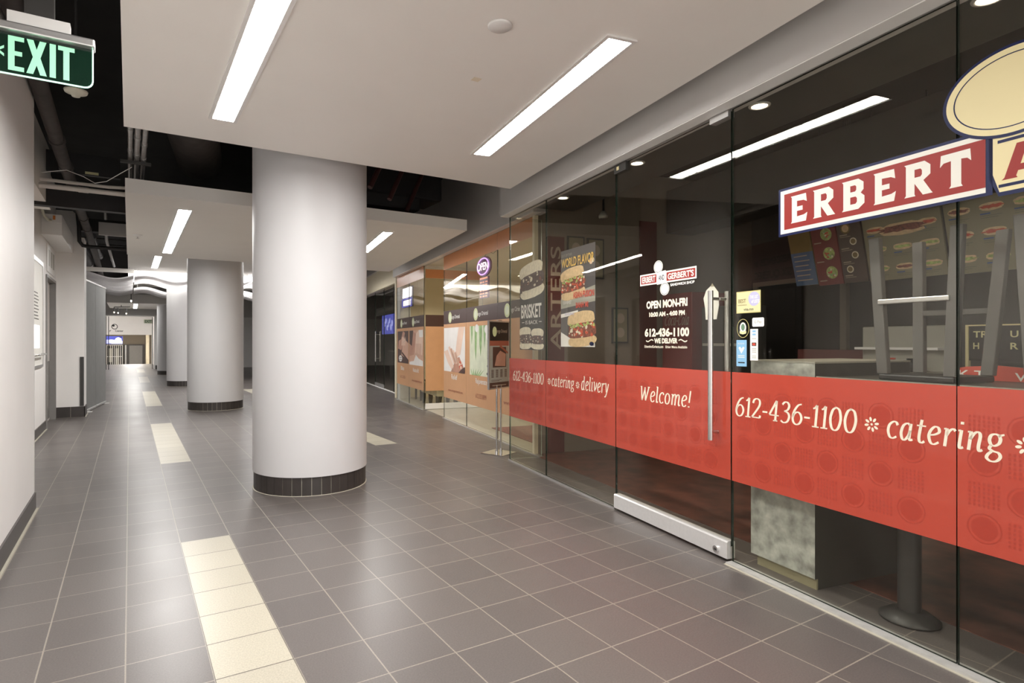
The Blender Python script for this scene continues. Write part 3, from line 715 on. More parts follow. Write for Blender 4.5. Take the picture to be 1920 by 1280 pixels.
# ---- wavy ceiling panels
def wavy(x0, y, z, label, first=[None], ph=0.0):
    if first[0] is None:
        t = thing('wavy_panel', label, 'ceiling panel', (x0, y, z), 'W', 'wavy hanging ceiling panels')
        n = 28; L = 1.42; D = 1.0; th = .03
        top = []; 
        m = M('wave_white')
        v = []
        for i in range(n + 1):
            a = i / n; zz = z + .075 * math.sin(2 * math.pi * a + .3)
            xx = x0 + a * L
            v += [(xx, y, zz), (xx, y + D, zz), (xx, y + D, zz + th), (xx, y, zz + th)]
        fs = []
        for i in range(n):
            o = 4 * i; q = o + 4
            fs += [(o, o + 1, q + 1, q), (o + 2, o + 3, q + 3, q + 2), (o, q, q + 3, o + 3), (o + 1, o + 2, q + 2, q + 1)]
        m.add(v, fs, None, False); m.add(v[:4], [(0, 3, 2, 1)]); m.add(v[-4:], [(0, 1, 2, 3)])
        part(t, 'sheet', m)
        part(t, 'hanger_wire', M('steel').tube([(x0 + .1, y + .1, z + .05), (x0 + .1, y + .1, 3.278)], .004, 6))
        part(t, 'hanger_wire', M('steel').tube([(x0 + L - .1, y + .1, z + .05), (x0 + L - .1, y + .1, 3.278)], .004, 6))
        first[0] = t
        return t
    return copy_thing(first[0], (x0, y, z), label)
rows = [('first', 17.4, 2.99), ('second', 18.46, 2.97), ('third', 20.75, 2.95), ('fourth', 21.81, 2.93)]
for r_, y, z in rows:
    for k, nm in enumerate(('leftmost', 'second', 'third', 'fourth', 'fifth')):
        wavy(-1.33 + 1.44 * k, y, z + .03 * ((k + 1) % 2), 'white wavy hanging ceiling panel, %s from the left in the %s row' % (nm, r_) if nm != 'leftmost' else 'white wavy hanging ceiling panel at the left end of the %s row' % r_)
wavy(-1.33, 19.6, 2.98, 'white wavy hanging ceiling panel alone at the left between the second and third rows')
solo('plenum_rail', M('soffit_paint').box(-1.33, 0.10, 17.2, 17.26, 3.10, 3.20), 'pale edge rail above the wavy panels at left', 'rail', (-0.6, 17.2, 3.1), 'W')

# ---- far end: portal, beyond it a lower hall
pt = M('fascia_paint', 'wall_paint').box(-1.32, 9.3, 33.0, 33.3, 2.66, 4.15).box(1.10, 9.3, 33.0, 33.3, 0, 2.66, 'wall_paint').box(-1.32, -1.05, 33.0, 33.3, 0, 2.66, 'wall_paint')
struct('wall_portal', pt)
struct('baseboard_portal', M('base_tile').box(1.10, 2.2, 32.98, 33.0, 0, 0.19).box(-1.32, -1.05, 32.98, 33.0, 0, .19))
tf = M('white_metal').box(-1.05, -1.0, 32.97, 33.32, 0, 2.66).box(1.05, 1.10, 32.97, 33.32, 0, 2.66).box(-1.05, 1.10, 32.97, 33.32, 2.61, 2.66)
struct('trim_2', tf)
struct('wall_hall', M('wall_paint', 'taupe_paint').box(-1.35, 1.7, 42.5, 42.8, 1.80, 4.15).box(1.22, 1.7, 33.3, 42.8, -.9, 3.2).box(-2.6, 4.0, 60, 60.3, -0.9, 3.2, 'taupe_paint').box(-2.9, -2.6, 43, 60, -.9, 3.2).box(1.75, 2.05, 43, 60, -.9, 3.2))
struct('floor_hall', M('spa_floor').box(-3, 4, 41.0, 60.3, -0.93, -0.85).box(-3, 4, 41.0, 41.05, -.85, 0.0))
struct('ceiling_hall', M('wall_paint').box(-2.9, 3.2, 33.3, 42.5, 2.95, 3.0).box(-2.9, 3.2, 42.8, 60, 2.2, 2.25, 'soffit_paint'))
hl = thing('hall_light', 'flat light in the hall ceiling beyond the portal', 'ceiling light', (0, 38, 2.94), 'W')
part(hl, 'diffuser', M('hall_diffuser').box(-0.5, 0.5, 37.5, 38.5, 2.935, 2.949))
hl2 = thing('hall_light', 'light in the lower hall ceiling by the far doors', 'ceiling light', (0, 52, 2.19), 'W')
part(hl2, 'diffuser', M('hall_diffuser').box(-0.4, 0.8, 50.5, 54.5, 2.185, 2.199))
sl = M('black').text('Center', -0.77, -0.33, 1.98, 2.10, front_at(42.492), bold=.02)
sl.ell(-0.80, 2.30, .17, .17, front_at(42.492), 'dark_metal', hole=(.13, .13)); sl.ell(-0.86, 2.36, .07, .06, front_at(42.491), 'black')
sl.text('r', -1.06, -0.98, 1.98, 2.08, front_at(42.492), bold=.02)
solo('wall_sign', sl, 'dark emblem and Center lettering on the far white bulkhead', 'sign', (-0.6, 42.49, 1.98), 'W')
tv = thing('video_wall', 'glowing blue and white screen at the far end of the corridor', 'screen', (-0.8, 44, 1.3), 'W')
part(tv, 'screen', M('screen_blue').box(-1.45, -0.38, 44.0, 44.08, 1.22, 1.72))
tvp = M('screen_white')
tvp.rect(-1.0, -.4, 1.24, 1.42, front_at(43.994), 'screen_white'); tvp.ell(-.62, 1.48, .18, .16, front_at(43.995), 'screen_white'); tvp.rect(-1.3, -.75, 1.25, 1.5, front_at(43.995), 'screen_pale'); tvp.ell(-1.0, 1.40, .14, .10, front_at(43.99), 'screen_white')
tvp.rect(-.55, -.42, 1.64, 1.69, front_at(43.99), 'black')
part(tv, 'picture', tvp)
gt = thing('folding_gate', 'folding security grille with upright bars at the far end', 'gate', (-1.0, 59.5, -.85), 'W')
part(gt, 'top_track', M('galvanised').box(-1.72, -0.52, 59.45, 59.55, 1.06, 1.12))
for k in range(9):
    part(gt, 'bar', M('white_metal').box(-1.72 + k * .145, -1.68 + k * .145, 59.48, 59.52, -.85, 1.06))
part(gt, 'cross_bar', M('white_metal').box(-1.72, -0.52, 59.47, 59.53, .06, .10))
solo('shelf_unit', M('dark_metal', 'cooler_grey').box(-1.75, -0.5, 59.62, 59.9, -.85, 1.0).box(-1.6, -1.3, 59.60, 59.63, -.4, .8, 'cooler_grey').box(-1.05, -.8, 59.60, 59.63, -.7, .8, 'cooler_grey'), 'dark shelving behind the far folding grille', 'shelving', (-1.1, 59.7, -.85), 'W')
fd = thing('door_3', 'grey far door in a dark frame', 'door', (0.45, 59.9, -.85), 'W', None, 'structure')
part(fd, 'frame', M('door_dark').box(-0.45, 1.15, 59.8, 59.98, -.85, 1.14))
part(fd, 'door_leaf', M('door_grey').box(-0.02, 0.98, 59.76, 59.8, -.82, 1.04))
part(fd, 'sidelight', M('galvanised').box(-0.34, -0.24, 59.76, 59.8, -.8, 1.08))
solo('timber_post', M('timber').box(1.18, 1.42, 56.0, 56.2, -.85, 2.2), 'tan timber post beside the far grey door', 'post', (1.3, 56.1, -.85), 'W')
for x, nm in ((-0.98, 'left'), (-0.88, 'second')):
    solo('gate_post', M('dark_metal').box(x - .015, x + .015, 33.5, 33.55, 0, 2.6), 'thin dark upright at the %s side of the portal' % nm if nm == 'left' else 'thin dark upright just inside the left portal post', 'post', (x, 33.5, 0), 'W', 'portal uprights')
solo('gate_post', M('dark_metal').box(0.98, 1.01, 33.5, 33.55, 0, 2.6), 'thin dark upright inside the right portal edge', 'post', (1.0, 33.5, 0), 'W', 'portal uprights')
fe = thing('exit_sign', 'small far green exit sign at the portal', 'sign', (0.82, 33.6, 2.4), 'W')
part(fe, 'plate', M('photo_pale').box(0.62, 1.0, 33.6, 33.62, 2.28, 2.48))
part(fe, 'lettering', M('sticker_green').text('EXIT', 0.66, 0.96, 2.31, 2.45, front_at(33.598), bold=.03))
solo('wall_cabinet', M('white_metal').box(1.16, 1.22, 34.2, 35.2, 1.0, 2.1), 'white wall cabinet just inside the portal at right', 'cabinet', (1.2, 34.7, 1.0), 'W')
solo('fire_alarm', M('menu_maroon').box(1.20, 1.27, 32.975, 32.999, 1.88, 1.94).box(1.20, 1.27, 32.975, 32.999, 1.98, 2.04), 'two small dark red alarm plates on the wall beside the portal', 'alarm', (1.23, 32.98, 1.9), 'W')
tr = thing('track_light', 'black track with small spot lamps before the portal', 'track light', (-0.3, 29, 2.8), 'W')
part(tr, 'track', M('black').tube([(-0.55, 28.5, 2.80), (0.02, 28.5, 2.83)], .015, 8).tube([(-0.3, 28.5, 2.81), (-0.3, 28.5, 2.894)], .012, 8))
for x, y in ((-0.55, 28.5), (-0.42, 29.0), (-0.12, 29.5)):
    sp = part(tr, 'spot', M('black').tube([(x, y, 2.80), (x, y, 2.62)], .015, 8))
    part(tr, 'bulb', M('bulb').lathe([(0, -.05), (.018, -.03), (.018, 0), (0, 0)], (x, y, 2.60), 12), parent=sp)
ts = thing('spot_lamp', 'tiny bright spot lamp under the wavy panels', 'lamp', (0.05, 24.5, 2.84), 'W')
part(ts, 'bulb', M('bulb').lathe([(0, -.05), (.020, -.03), (.020, .02), (0, .03)], (0.05, 24.5, 2.84), 12))
part(ts, 'stem', M('black').tube([(0.05, 24.5, 2.86), (0.05, 24.5, 4.15)], .01, 8))
# ================================================================== SANDWICH SHOP FRONT
GV0, GV1, GT = 2.715, 2.727, 2.765
FV, LV = 2.7143, 2.7135
ff, fl_ = front_at(FV), front_at(LV)
def flower(m, u, z, r, fn, k):
    for i in range(8):
        a = math.pi * i / 4 + .2; L = []
        for j in range(10):
            b = 2 * math.pi * j / 10; px = .68 * r + .30 * r * math.cos(b); py = .17 * r * math.sin(b)
            L.append((u + px * math.cos(a) - py * math.sin(a), z + px * math.sin(a) + py * math.cos(a)))
        m.flat([L], fn, k)
    m.ell(u, z, .16 * r, .16 * r, fn, k, 10)
def film(t, u0, u1, seed):
    f = M('red_film').rect(u0 + .002, u1 - .002, 0.503, 1.163, ff)
    fo = part(t, 'red_film', f)
    pr = M('red_film_print'); fp = front_at(FV - .0003); p = .134; k = 0
    nc = int((u1 - u0 - .04) / p)
    for c in range(nc):
        for r in range(4):
            cu = u0 + .03 + p * (c + .5); cz = .535 + p * (r + .5)
            if (c + r + seed) % 2: pr.ell(cu, cz, .060, .060, fp, None, 28, (.055, .055)); pr.ell(cu, cz, .046, .046, fp, None, 24)
            else:
                for q in range(7):
                    for s in range(6):
                        pr.rect(cu - .055 + q * .0165, cu - .055 + q * .0165 + .008, cz - .05 + s * .017, cz - .05 + s * .017 + .012, fp)
    part(t, 'printed_pattern', pr, parent=fo)
    return fo
def glass_thing(name, label, cat, u0, u1, z0=0.014, group='storefront glass'):
    t = thing(name, label, cat, (u0, GV0, 0), 'S', group)
    part(t, 'glass', M('glass', 'glass_edge').pane(u0 + .003, u1 - .003, GV0, GV1, z0, GT - .004, 'glass', 'glass_edge'))
    return t
ga = glass_thing('glass_panel', 'narrow end glass panel of the sandwich shop with the brisket poster', 'glass panel', -6.08, -5.19)
film(ga, -6.08, -5.19, 0)
ra = thing('glass_panel', 'glass return pane turning the left corner of the sandwich shop', 'glass panel', (-6.08, GV1, 0))
rg = M('glass', 'glass_edge_pale'); v_ = [(-6.08, GV1 + .002, .014), (-6.08, 3.12, .014), (-6.08, 3.12, GT), (-6.08, GV1 + .002, GT)]
part(ra, 'glass', M('glass', 'glass_edge_pale').add([(x + d, y, z) for d in (0, .012) for x, y, z in v_], [(0, 3, 2, 1), (4, 5, 6, 7)], 'glass').add([(x + d, y, z) for d in (0, .012) for x, y, z in v_], [(0, 1, 5, 4), (1, 2, 6, 5), (2, 3, 7, 6), (3, 0, 4, 7)], 'glass_edge_pale'))
gb = glass_thing('glass_panel', 'glass panel left of the shop door with catering and delivery lettering', 'glass panel', -5.19, -3.985)
film(gb, -5.19, -3.985, 1)
part(ga, 'phone_lettering', M('cream_vinyl').polys(fit(pen('612-436-1100'), -5.975, -5.235, .915, 1.03), fl_))
for u in (-5.117, -4.575):
    lb = M('cream_vinyl'); flower(lb, u, .958, .034, fl_, None); part(gb, 'flower_mark', lb)
part(gb, 'lettering', M('cream_vinyl').polys(fit(pen('catering'), -5.065, -4.635, .885, 1.022), fl_))
part(gb, 'lettering', M('cream_vinyl').polys(fit(pen('delivery'), -4.513, -4.08, .885, 1.045), fl_))
# door
dr = thing('glass_door', 'frameless glass shop door with long steel pull handle', 'door', (-3.985, GV0, 0))
part(dr, 'glass', M('glass', 'glass_edge').pane(-3.979, -2.772, GV0, GV1, 0.10, GT - .012, 'glass', 'glass_edge'))
film(dr, -3.98, -2.772, 0)
rp = [(2.690, .022), (2.752, .022), (2.752, .122), (2.744, .130), (2.698, .130), (2.690, .122)]
rl = M('rail_metal'); n = len(rp)
rl.add([(u, a, b) for u in (-3.975, -2.778) for a, b in rp], [tuple(range(n)), tuple(range(n, 2 * n))[::-1]] + [(i, n + i, n + (i + 1) % n, (i + 1) % n) for i in range(n)])
bo = part(dr, 'bottom_rail', rl)
lk = M('chrome', 'black').tube([(-2.865, 2.690, .058), (-2.865, 2.678, .058)], .021, 20).tube([(-2.865, 2.679, .058), (-2.865, 2.6765, .058)], .009, 16, 'black').box(-2.8665, -2.8635, 2.6755, 2.6767, .048, .066, 'chrome')
part(dr, 'lock', lk, parent=bo)
for s, nm in ((2.655, 'handle'), (2.787, 'handle')):
    e = GV0 if s < 2.7 else GV1
    h = M('steel').tube([(-2.877, s, .735), (-2.877, s, 1.665)], .0165, 20).tube([(-2.877, s, .785), (-2.877, e, .785)], .010, 14).tube([(-2.877, s, 1.615), (-2.877, e, 1.615)], .010, 14)
    part(dr, nm, h)
pf = M('aluminium').box(-3.985, -3.83, 2.700, 2.742, 2.690, 2.757, 'dark_metal').box(-3.95, -3.92, 2.698, 2.70, 2.712, 2.740, 'cream_panel').box(-2.93, -2.775, 2.695, 2.745, 2.72, 2.757)
part(dr, 'patch_fitting', pf)
ld = M('cream_vinyl').polys(fit(pen('Welcome!'), -3.66, -3.115, .905, 1.025), fl_)
part(dr, 'welcome_lettering', ld)
# small logo on the door
u0, u1 = -3.665, -3.066
lg = M('sign_white', 'sign_red', 'text_white', 'sign_navy')
lg.rect(u0, u1, 1.764, 1.846, fl_, 'sign_white')
f2_, f3_ = front_at(LV - .0004), front_at(LV - .0008)
lg.rect(u0 + .012, -3.475, 1.775, 1.835, f2_, 'sign_red'); lg.rect(-3.365, u1 - .012, 1.775, 1.835, f2_, 'sign_red')
lg.text('ERBERT', u0 + .026, -3.487, 1.783, 1.827, f3_, 'sign_white', .03)
lg.text("GERBERT'S", -3.352, u1 - .026, 1.783, 1.827, f3_, 'sign_white', .03)
lg.flat([[(-3.468, 1.757), (-3.385, 1.762), (-3.372, 1.853), (-3.455, 1.848)]], f2_, 'sign_white')
lg.text('AND', -3.452, -3.388, 1.787, 1.823, f3_, 'sign_navy', .02)
lg.ell(-3.455, 1.885, .050, .046, fl_, 'sign_white'); lg.ell(-3.455, 1.885, .044, .040, f2_, 'sign_navy', hole=(.041, .037))
lg.ell(-3.385, 1.722, .050, .046, fl_, 'sign_white'); lg.ell(-3.385, 1.722, .044, .040, f2_, 'sign_navy', hole=(.041, .037))
lg.text('SANDWICH SHOP', -3.325, -3.085, 1.734, 1.753, fl_, 'text_white', .03)
part(dr, 'logo', lg)
hr = M('text_white', 'cream_vinyl')
hr.text('OPEN MON-FRI', -3.59, -3.152, 1.588, 1.645, fl_, 'cream_vinyl', .048)
hr.text('10:00 AM - 4:00 PM', -3.558, -3.178, 1.528, 1.562, fl_, 'cream_vinyl', .048)
hr.text('612-436-1100', -3.61, -3.136, 1.383, 1.445, fl_, 'cream_vinyl', .048)
hr.text('WE DELIVER', -3.50, -3.25, 1.335, 1.372, fl_, 'cream_vinyl', .048)
for s in (-1, 1):
    c = -3.375
    pts = [(c + s * (.135 + .085 * i / 12), 1.355 + .007 * math.sin(i / 12 * 6.28)) for i in range(13)]
    L = [(a, b + .004) for a, b in pts] + [(a, b - .004) for a, b in pts[::-1]]
    hr.flat([L], fl_, 'cream_vinyl')
hr.text('ErbertAndGerberts.com', -3.612, -3.40, 1.302, 1.322, fl_, 'cream_vinyl', .02)
hr.text('Erber Menu Available', -3.375, -3.155, 1.302, 1.320, fl_, 'cream_vinyl', .02)
part(dr, 'hours_lettering', hr)

gc = glass_thing('glass_panel', 'wide glass panel right of the shop door with phone number lettering', 'glass panel', -2.765, -1.55)
film(gc, -2.765, -1.55, 0)
part(gc, 'phone_lettering', M('cream_vinyl').polys(fit(pen('612-436-1100'), -2.735, -1.975, .900, 1.022), fl_))
lc = M('cream_vinyl'); flower(lc, -1.905, .958, .036, fl_, None); part(gc, 'flower_mark', lc)
part(gc, 'lettering', M('cream_vinyl').polys(fit(pen('catering'), -1.835, -1.385, .872, 1.018), fl_))
gd = glass_thing('glass_panel', 'glass panel at the right edge with the cream oval emblem', 'glass panel', -1.55, -0.335)
film(gd, -1.55, -0.335, 1)
lc = M('cream_vinyl'); flower(lc, -1.318, .952, .036, fl_, None); part(gd, 'flower_mark', lc)
ge = glass_thing('glass_panel', 'glass panel beside the viewer outside the picture at right', 'glass panel', -0.335, 0.88)
film(ge, -0.335, 0.88, 0)
# threshold strips
struct('trim_3', M('threshold_metal', 'caulk').box(-2.768, 3.0, 2.668, 2.745, 0.0, 0.013).box(-2.768, 3.0, 2.655, 2.668, 0, .004, 'caulk').box(-6.09, -3.985, 2.700, 2.742, 0, 0.013, 'aluminium'), 'S')

# big sign on the glass
L0, L1, L2, L3 = [front_at(2.7138 - .0006 * i) for i in range(4)]
sg = thing('shop_sign', 'large red lettered sign with navy outline and empty cream oval on the glass', 'sign', (-1.9, LV, 2.05))
np_ = M('sign_navy', 'sign_white', 'sign_red')
np_.flat([[(-2.425, 1.924), (-1.425, 1.924), (-1.425, 2.185), (-2.425, 2.185)]], L0, 'sign_navy')
np_.flat([[(-2.412, 1.937), (-1.448, 1.937), (-1.448, 2.172), (-2.412, 2.172)]], L1, 'sign_white')
np_.flat([[(-2.388, 1.958), (-1.448, 1.958), (-1.448, 2.151), (-2.388, 2.151)]], L2, 'sign_red')
part(sg, 'name_plate', np_)
lt = M('sign_white')
for ch, a, b in (('E', -2.345, -2.245), ('R', -2.212, -2.088), ('B', -2.052, -1.936), ('E', -1.895, -1.793), ('R', -1.757, -1.640), ('T', -1.612, -1.497)):
    slab(lt, ch, a, b, 1.985, 2.130, L3, None)
part(sg, 'lettering', lt)
ap_ = M('sign_navy', 'cream_panel', 'sign_red')
ap_.flat([[(-1.437, 1.985), (-1.405, 1.912), (-0.90, 1.912), (-0.90, 2.165), (-1.437, 2.165)]], L0, 'sign_navy')
ap_.flat([[(-1.424, 2.0), (-1.424, 2.148), (-.915, 2.148), (-.915, 1.928), (-1.402, 1.928)]][0:1], L1, 'cream_panel')
ap_.rect(-1.408, -.925, 2.118, 2.130, L2, 'sign_navy'); ap_.rect(-1.405, -.925, 1.945, 1.957, L2, 'sign_navy')
slab(ap_, 'A', -1.395, -1.245, 1.972, 2.103, L2, 'sign_red')
for st in ([(-1.22, 1.972), (-1.18, 1.972), (-1.18, 2.05), (-1.12, 1.972), (-1.08, 1.972), (-1.08, 2.103), (-1.12, 2.103), (-1.12, 2.03), (-1.18, 2.103), (-1.22, 2.103)],):
    ap_.flat([st], L2, 'sign_red')
dl_ = [(-1.05, 1.972), (-.98, 1.972), (-.93, 2.01), (-.93, 2.065), (-.98, 2.103), (-1.05, 2.103)]
ap_.flat([dl_, [(-1.01, 2.0), (-.985, 2.0), (-.97, 2.02), (-.97, 2.055), (-.985, 2.075), (-1.01, 2.075)]], L2, 'sign_red')
part(sg, 'cream_plate', ap_)
K0, K1, K2 = [front_at(2.7106 - .0006 * i) for i in range(3)]
em = M('sign_navy', 'cream_panel')
em.ell(-1.357, 2.312, .243, .176, K0, 'sign_navy', 72); em.ell(-1.357, 2.312, .230, .164, K1, 'cream_panel', 72); em.ell(-1.357, 2.312, .203, .141, K2, 'sign_navy', 72, (.198, .137))
part(sg, 'emblem', em)

# stickers right of the door
def sticker(label, fnm):
    m = M('paper_white'); org = fnm(m)
    return solo('sticker', m, label, 'sticker', org, 'S', 'door stickers')
S0, S1, S2 = front_at(2.7141), front_at(2.7136), front_at(2.7131)
def s1(m):
    m.rect(-2.728, -2.548, 1.516, 1.645, S0, 'sticker_gold'); m.rect(-2.723, -2.553, 1.521, 1.640, S1, 'sticker_yellow')
    m.ell(-2.595, 1.597, .042, .042, S2, 'sticker_lilac'); m.text('BEST', -2.712, -2.655, 1.577, 1.600, S2, 'menu_yellow', .01); m.text('SANDWICH', -2.717, -2.650, 1.560, 1.568, S2, 'menu_yellow')
    q = front_at(2.7127); m.text('THE LIST', -2.625, -2.565, 1.598, 1.618, q, 'text_white', .03); m.text('of LISTS', -2.615, -2.556, 1.572, 1.592, q, 'text_white', .03)
    m.text('vita.mn', -2.672, -2.600, 1.530, 1.545, S2, 'black', .01)
    return (-2.64, 2.714, 1.58)
sticker('yellow square award sticker with lilac disc on the glass by the handle', s1)
def s2(m):
    m.flat([[(-2.603, 1.434), (-2.530, 1.434), (-2.524, 1.440), (-2.524, 1.480), (-2.530, 1.486), (-2.603, 1.486), (-2.609, 1.480), (-2.609, 1.440)]], S0, 'text_white')
    m.text('G Pay', -2.594, -2.542, 1.449, 1.470, S1, 'cooler_grey'); return (-2.567, 2.714, 1.46)
sticker('small white rounded payment sticker on the glass', s2)
def s3(m):
    m.ell(-2.678, 1.426, .046, .056, S0, 'sticker_gold', hole=(.043, .053)); m.ell(-2.678, 1.430, .024, .032, S0, 'text_white'); m.ell(-2.678, 1.433, .014, .020, S1, 'sticker_green')
    m.flat([[(-2.703, 1.396), (-2.678, 1.390), (-2.653, 1.396), (-2.653, 1.412), (-2.678, 1.406), (-2.703, 1.412)]], S1, 'sticker_yellow'); return (-2.678, 2.714, 1.426)
sticker('oval gold ringed seal sticker on the glass', s3)
def s4(m):
    m.rect(-2.728, -2.650, 1.200, 1.357, S0, 'sticker_blue')
    m.flat([[(-2.712, 1.310), (-2.700, 1.318), (-2.689, 1.305), (-2.676, 1.318), (-2.665, 1.310), (-2.689, 1.276)]], S1, 'text_white')
    m.text('REVIEWS', -2.715, -2.668, 1.331, 1.340, S1, 'text_white'); m.rect(-2.715, -2.665, 1.262, 1.266, S1, 'text_white'); m.rect(-2.715, -2.665, 1.252, 1.256, S1, 'text_white'); m.rect(-2.715, -2.664, 1.219, 1.226, S1, 'black')
    return (-2.69, 2.714, 1.28)
sticker('tall light blue sticker with a white check mark', s4)
def s5(m):
    m.rect(-2.624, -2.567, 1.238, 1.421, S0, 'text_white')
    m.rect(-2.608, -2.583, 1.402, 1.413, S1, 'sticker_blue'); m.rect(-2.608, -2.583, 1.384, 1.394, S1, 'sticker_blue'); m.rect(-2.612, -2.580, 1.322, 1.342, S1, 'photo_dark'); m.ell(-2.596, 1.332, .011, .007, S2, 'poster_red')
    for z in (1.363, 1.305, 1.296, 1.285, 1.262, 1.252): m.rect(-2.612, -2.580, z, z + .003, S1, 'cooler_grey')
    return (-2.595, 2.714, 1.33)
sticker('narrow white strip sticker of card logos on the glass', s5)

# posters behind the glass
def rot(L, c, a):
    ca, sa = math.cos(a), math.sin(a)
    return [(c[0] + (x - c[0]) * ca - (y - c[1]) * sa, c[1] + (x - c[0]) * sa + (y - c[1]) * ca) for x, y in L]
def blob(cx, cz, rx, rz, n=26, j=.08, p=2.6):
    L = []
    for i in range(n):
        a = 2 * math.pi * i / n; c, s = math.cos(a), math.sin(a)
        k = 1 + R.uniform(-j, j)
        L.append((cx + rx * k * math.copysign(abs(c) ** (2 / p), c), cz + rz * k * math.copysign(abs(s) ** (2 / p), s)))
    return L
def sandwich(m, cx, cz, wd, ht, ang, y, bun='bun', fill='tomato'):
    c = (cx, cz)
    m.flat([rot(blob(cx, cz - ht * .32, wd * .48, ht * .17, j=.03), c, ang)], front_at(y), bun)
    m.flat([rot(blob(cx - wd * .02, cz + ht * .29, wd * .47, ht * .22, j=.03), c, ang)], front_at(y - .0003), bun)
    m.flat([rot(blob(cx + wd * .01, cz - ht * .03, wd * .47, ht * .21, j=.05, p=4), c, ang)], front_at(y - .0006), 'meat_dark' if fill == 'meat_dark' else 'meat')
    for i in range(70):
        a = R.uniform(-.45, .45); b = R.uniform(-.2, .15)
        k = R.choice([fill, fill, 'meat', 'lettuce' if b > .0 and fill != 'meat_dark' else fill, 'bun_pale'])
        r_ = R.uniform(.010, .026) * wd * 1.6
        m.flat([rot(blob(cx + a * wd, cz + b * ht, r_, r_ * R.uniform(.5, 1.1), 8, .25), c, ang)], front_at(y - .0009 - i * .000012), k)
    if fill != 'meat_dark':
        for i in range(26):
            a = R.uniform(-.44, .44); r_ = R.uniform(.02, .04) * wd
            m.flat([rot(blob(cx + a * wd, cz + ht * R.uniform(.08, .17), r_, r_ * .6, 9, .3), c, ang)], front_at(y - .0019 - i * .000012), 'lettuce')
pb_ = thing('poster', 'dark brisket poster with a piled sandwich in the narrow end panel', 'poster', (-5.57, 2.745, 1.26))
part(pb_, 'sheet', M('poster_dark').box(-5.86, -5.275, 2.744, 2.747, 1.262, 1.92))
art = M('bun_pale')
sandwich(art, -5.57, 2.00, .60, .38, .10, 2.7435, 'bun_pale', 'meat_dark')
sandwich(art, -5.72, 1.385, .30, .24, .02, 2.7435, 'bun_pale', 'meat_dark'); sandwich(art, -5.43, 1.375, .30, .22, -.02, 2.7430, 'bun_pale', 'meat_dark')
part(pb_, 'picture', art)
lp = M('text_white').text('BRISKET', -5.82, -5.335, 1.60, 1.75, front_at(2.7405), None, .025).text('IS BACK', -5.71, -5.42, 1.535, 1.575, front_at(2.7405)).rect(-5.80, -5.74, 1.553, 1.559, front_at(2.7405)).rect(-5.39, -5.33, 1.553, 1.559, front_at(2.7405))
part(pb_, 'lettering', lp)
pa = thing('poster', 'tall sandwich poster with yellow WORLD FLAVOR heading', 'poster', (-4.63, 2.745, 1.30))
part(pa, 'sheet', M('poster_grey').box(-4.935, -4.332, 2.744, 2.747, 1.30, 2.21))
ar2 = M('paper_white')
qa = front_at(2.7437)
ar2.flat([[(-4.935, 1.66), (-4.332, 1.70), (-4.332, 1.84), (-4.935, 1.76)]], qa, 'cooler_grey')
ar2.flat([[(-4.935, 1.302), (-4.34, 1.302), (-4.34, 1.40), (-4.70, 1.36), (-4.935, 1.44)]], qa, 'photo_white')
ar2.flat([[(-4.935, 1.575), (-4.62, 1.60), (-4.62, 1.635), (-4.935, 1.61)]], qa, 'photo_white')
sandwich(ar2, -4.715, 1.885, .46, .30, .08, 2.7434, 'bun', 'tomato')
sandwich(ar2, -4.56, 1.46, .50, .32, .06, 2.7434, 'bun', 'tomato')
ar2.ell(-4.40, 2.055, .030, .028, qa, 'skin_c'); ar2.ell(-4.37, 2.06, .022, .02, front_at(2.7434), 'photo_white')
ar2.ell(-4.385, 1.33, .035, .018, front_at(2.7395), 'sign_navy')
part(pa, 'picture', ar2)
lq = M('poster_yellow'); q3 = front_at(2.739)
lq.text('OUT OF THIS', -4.92, -4.72, 2.147, 2.172, q3, 'cooler_grey').text('WORLD FLAVOR', -4.915, -4.345, 2.045, 2.130, q3, 'poster_yellow', .02).text('ASIAN FUSION', -4.70, -4.345, 1.745, 1.805, q3, 'poster_red', .03).text('BANH MI', -4.65, -4.44, 1.655, 1.705, q3, 'poster_red', .03).text('OUR NEWEST', -4.88, -4.73, 1.70, 1.73, q3, 'photo_white', .01).text('FEATURING', -4.85, -4.68, 1.595, 1.615, q3, 'sticker_lilac', .01)
part(pa, 'lettering', lq)
solo('paper_tag', M('paper_white').front([(-3.015, 1.49), (-2.92, 1.49), (-2.90, 1.58), (-2.905, 1.66), (-2.955, 1.715), (-3.01, 1.68), (-3.035, 1.63), (-3.02, 1.56)], 2.742, 2.745).front([(-2.97, 1.70), (-2.94, 1.70), (-2.955, 1.722)], 2.740, 2.742, 'timber'), 'white cut paper sheet taped inside the door behind the handle', 'paper', (-2.96, 2.742, 1.49))

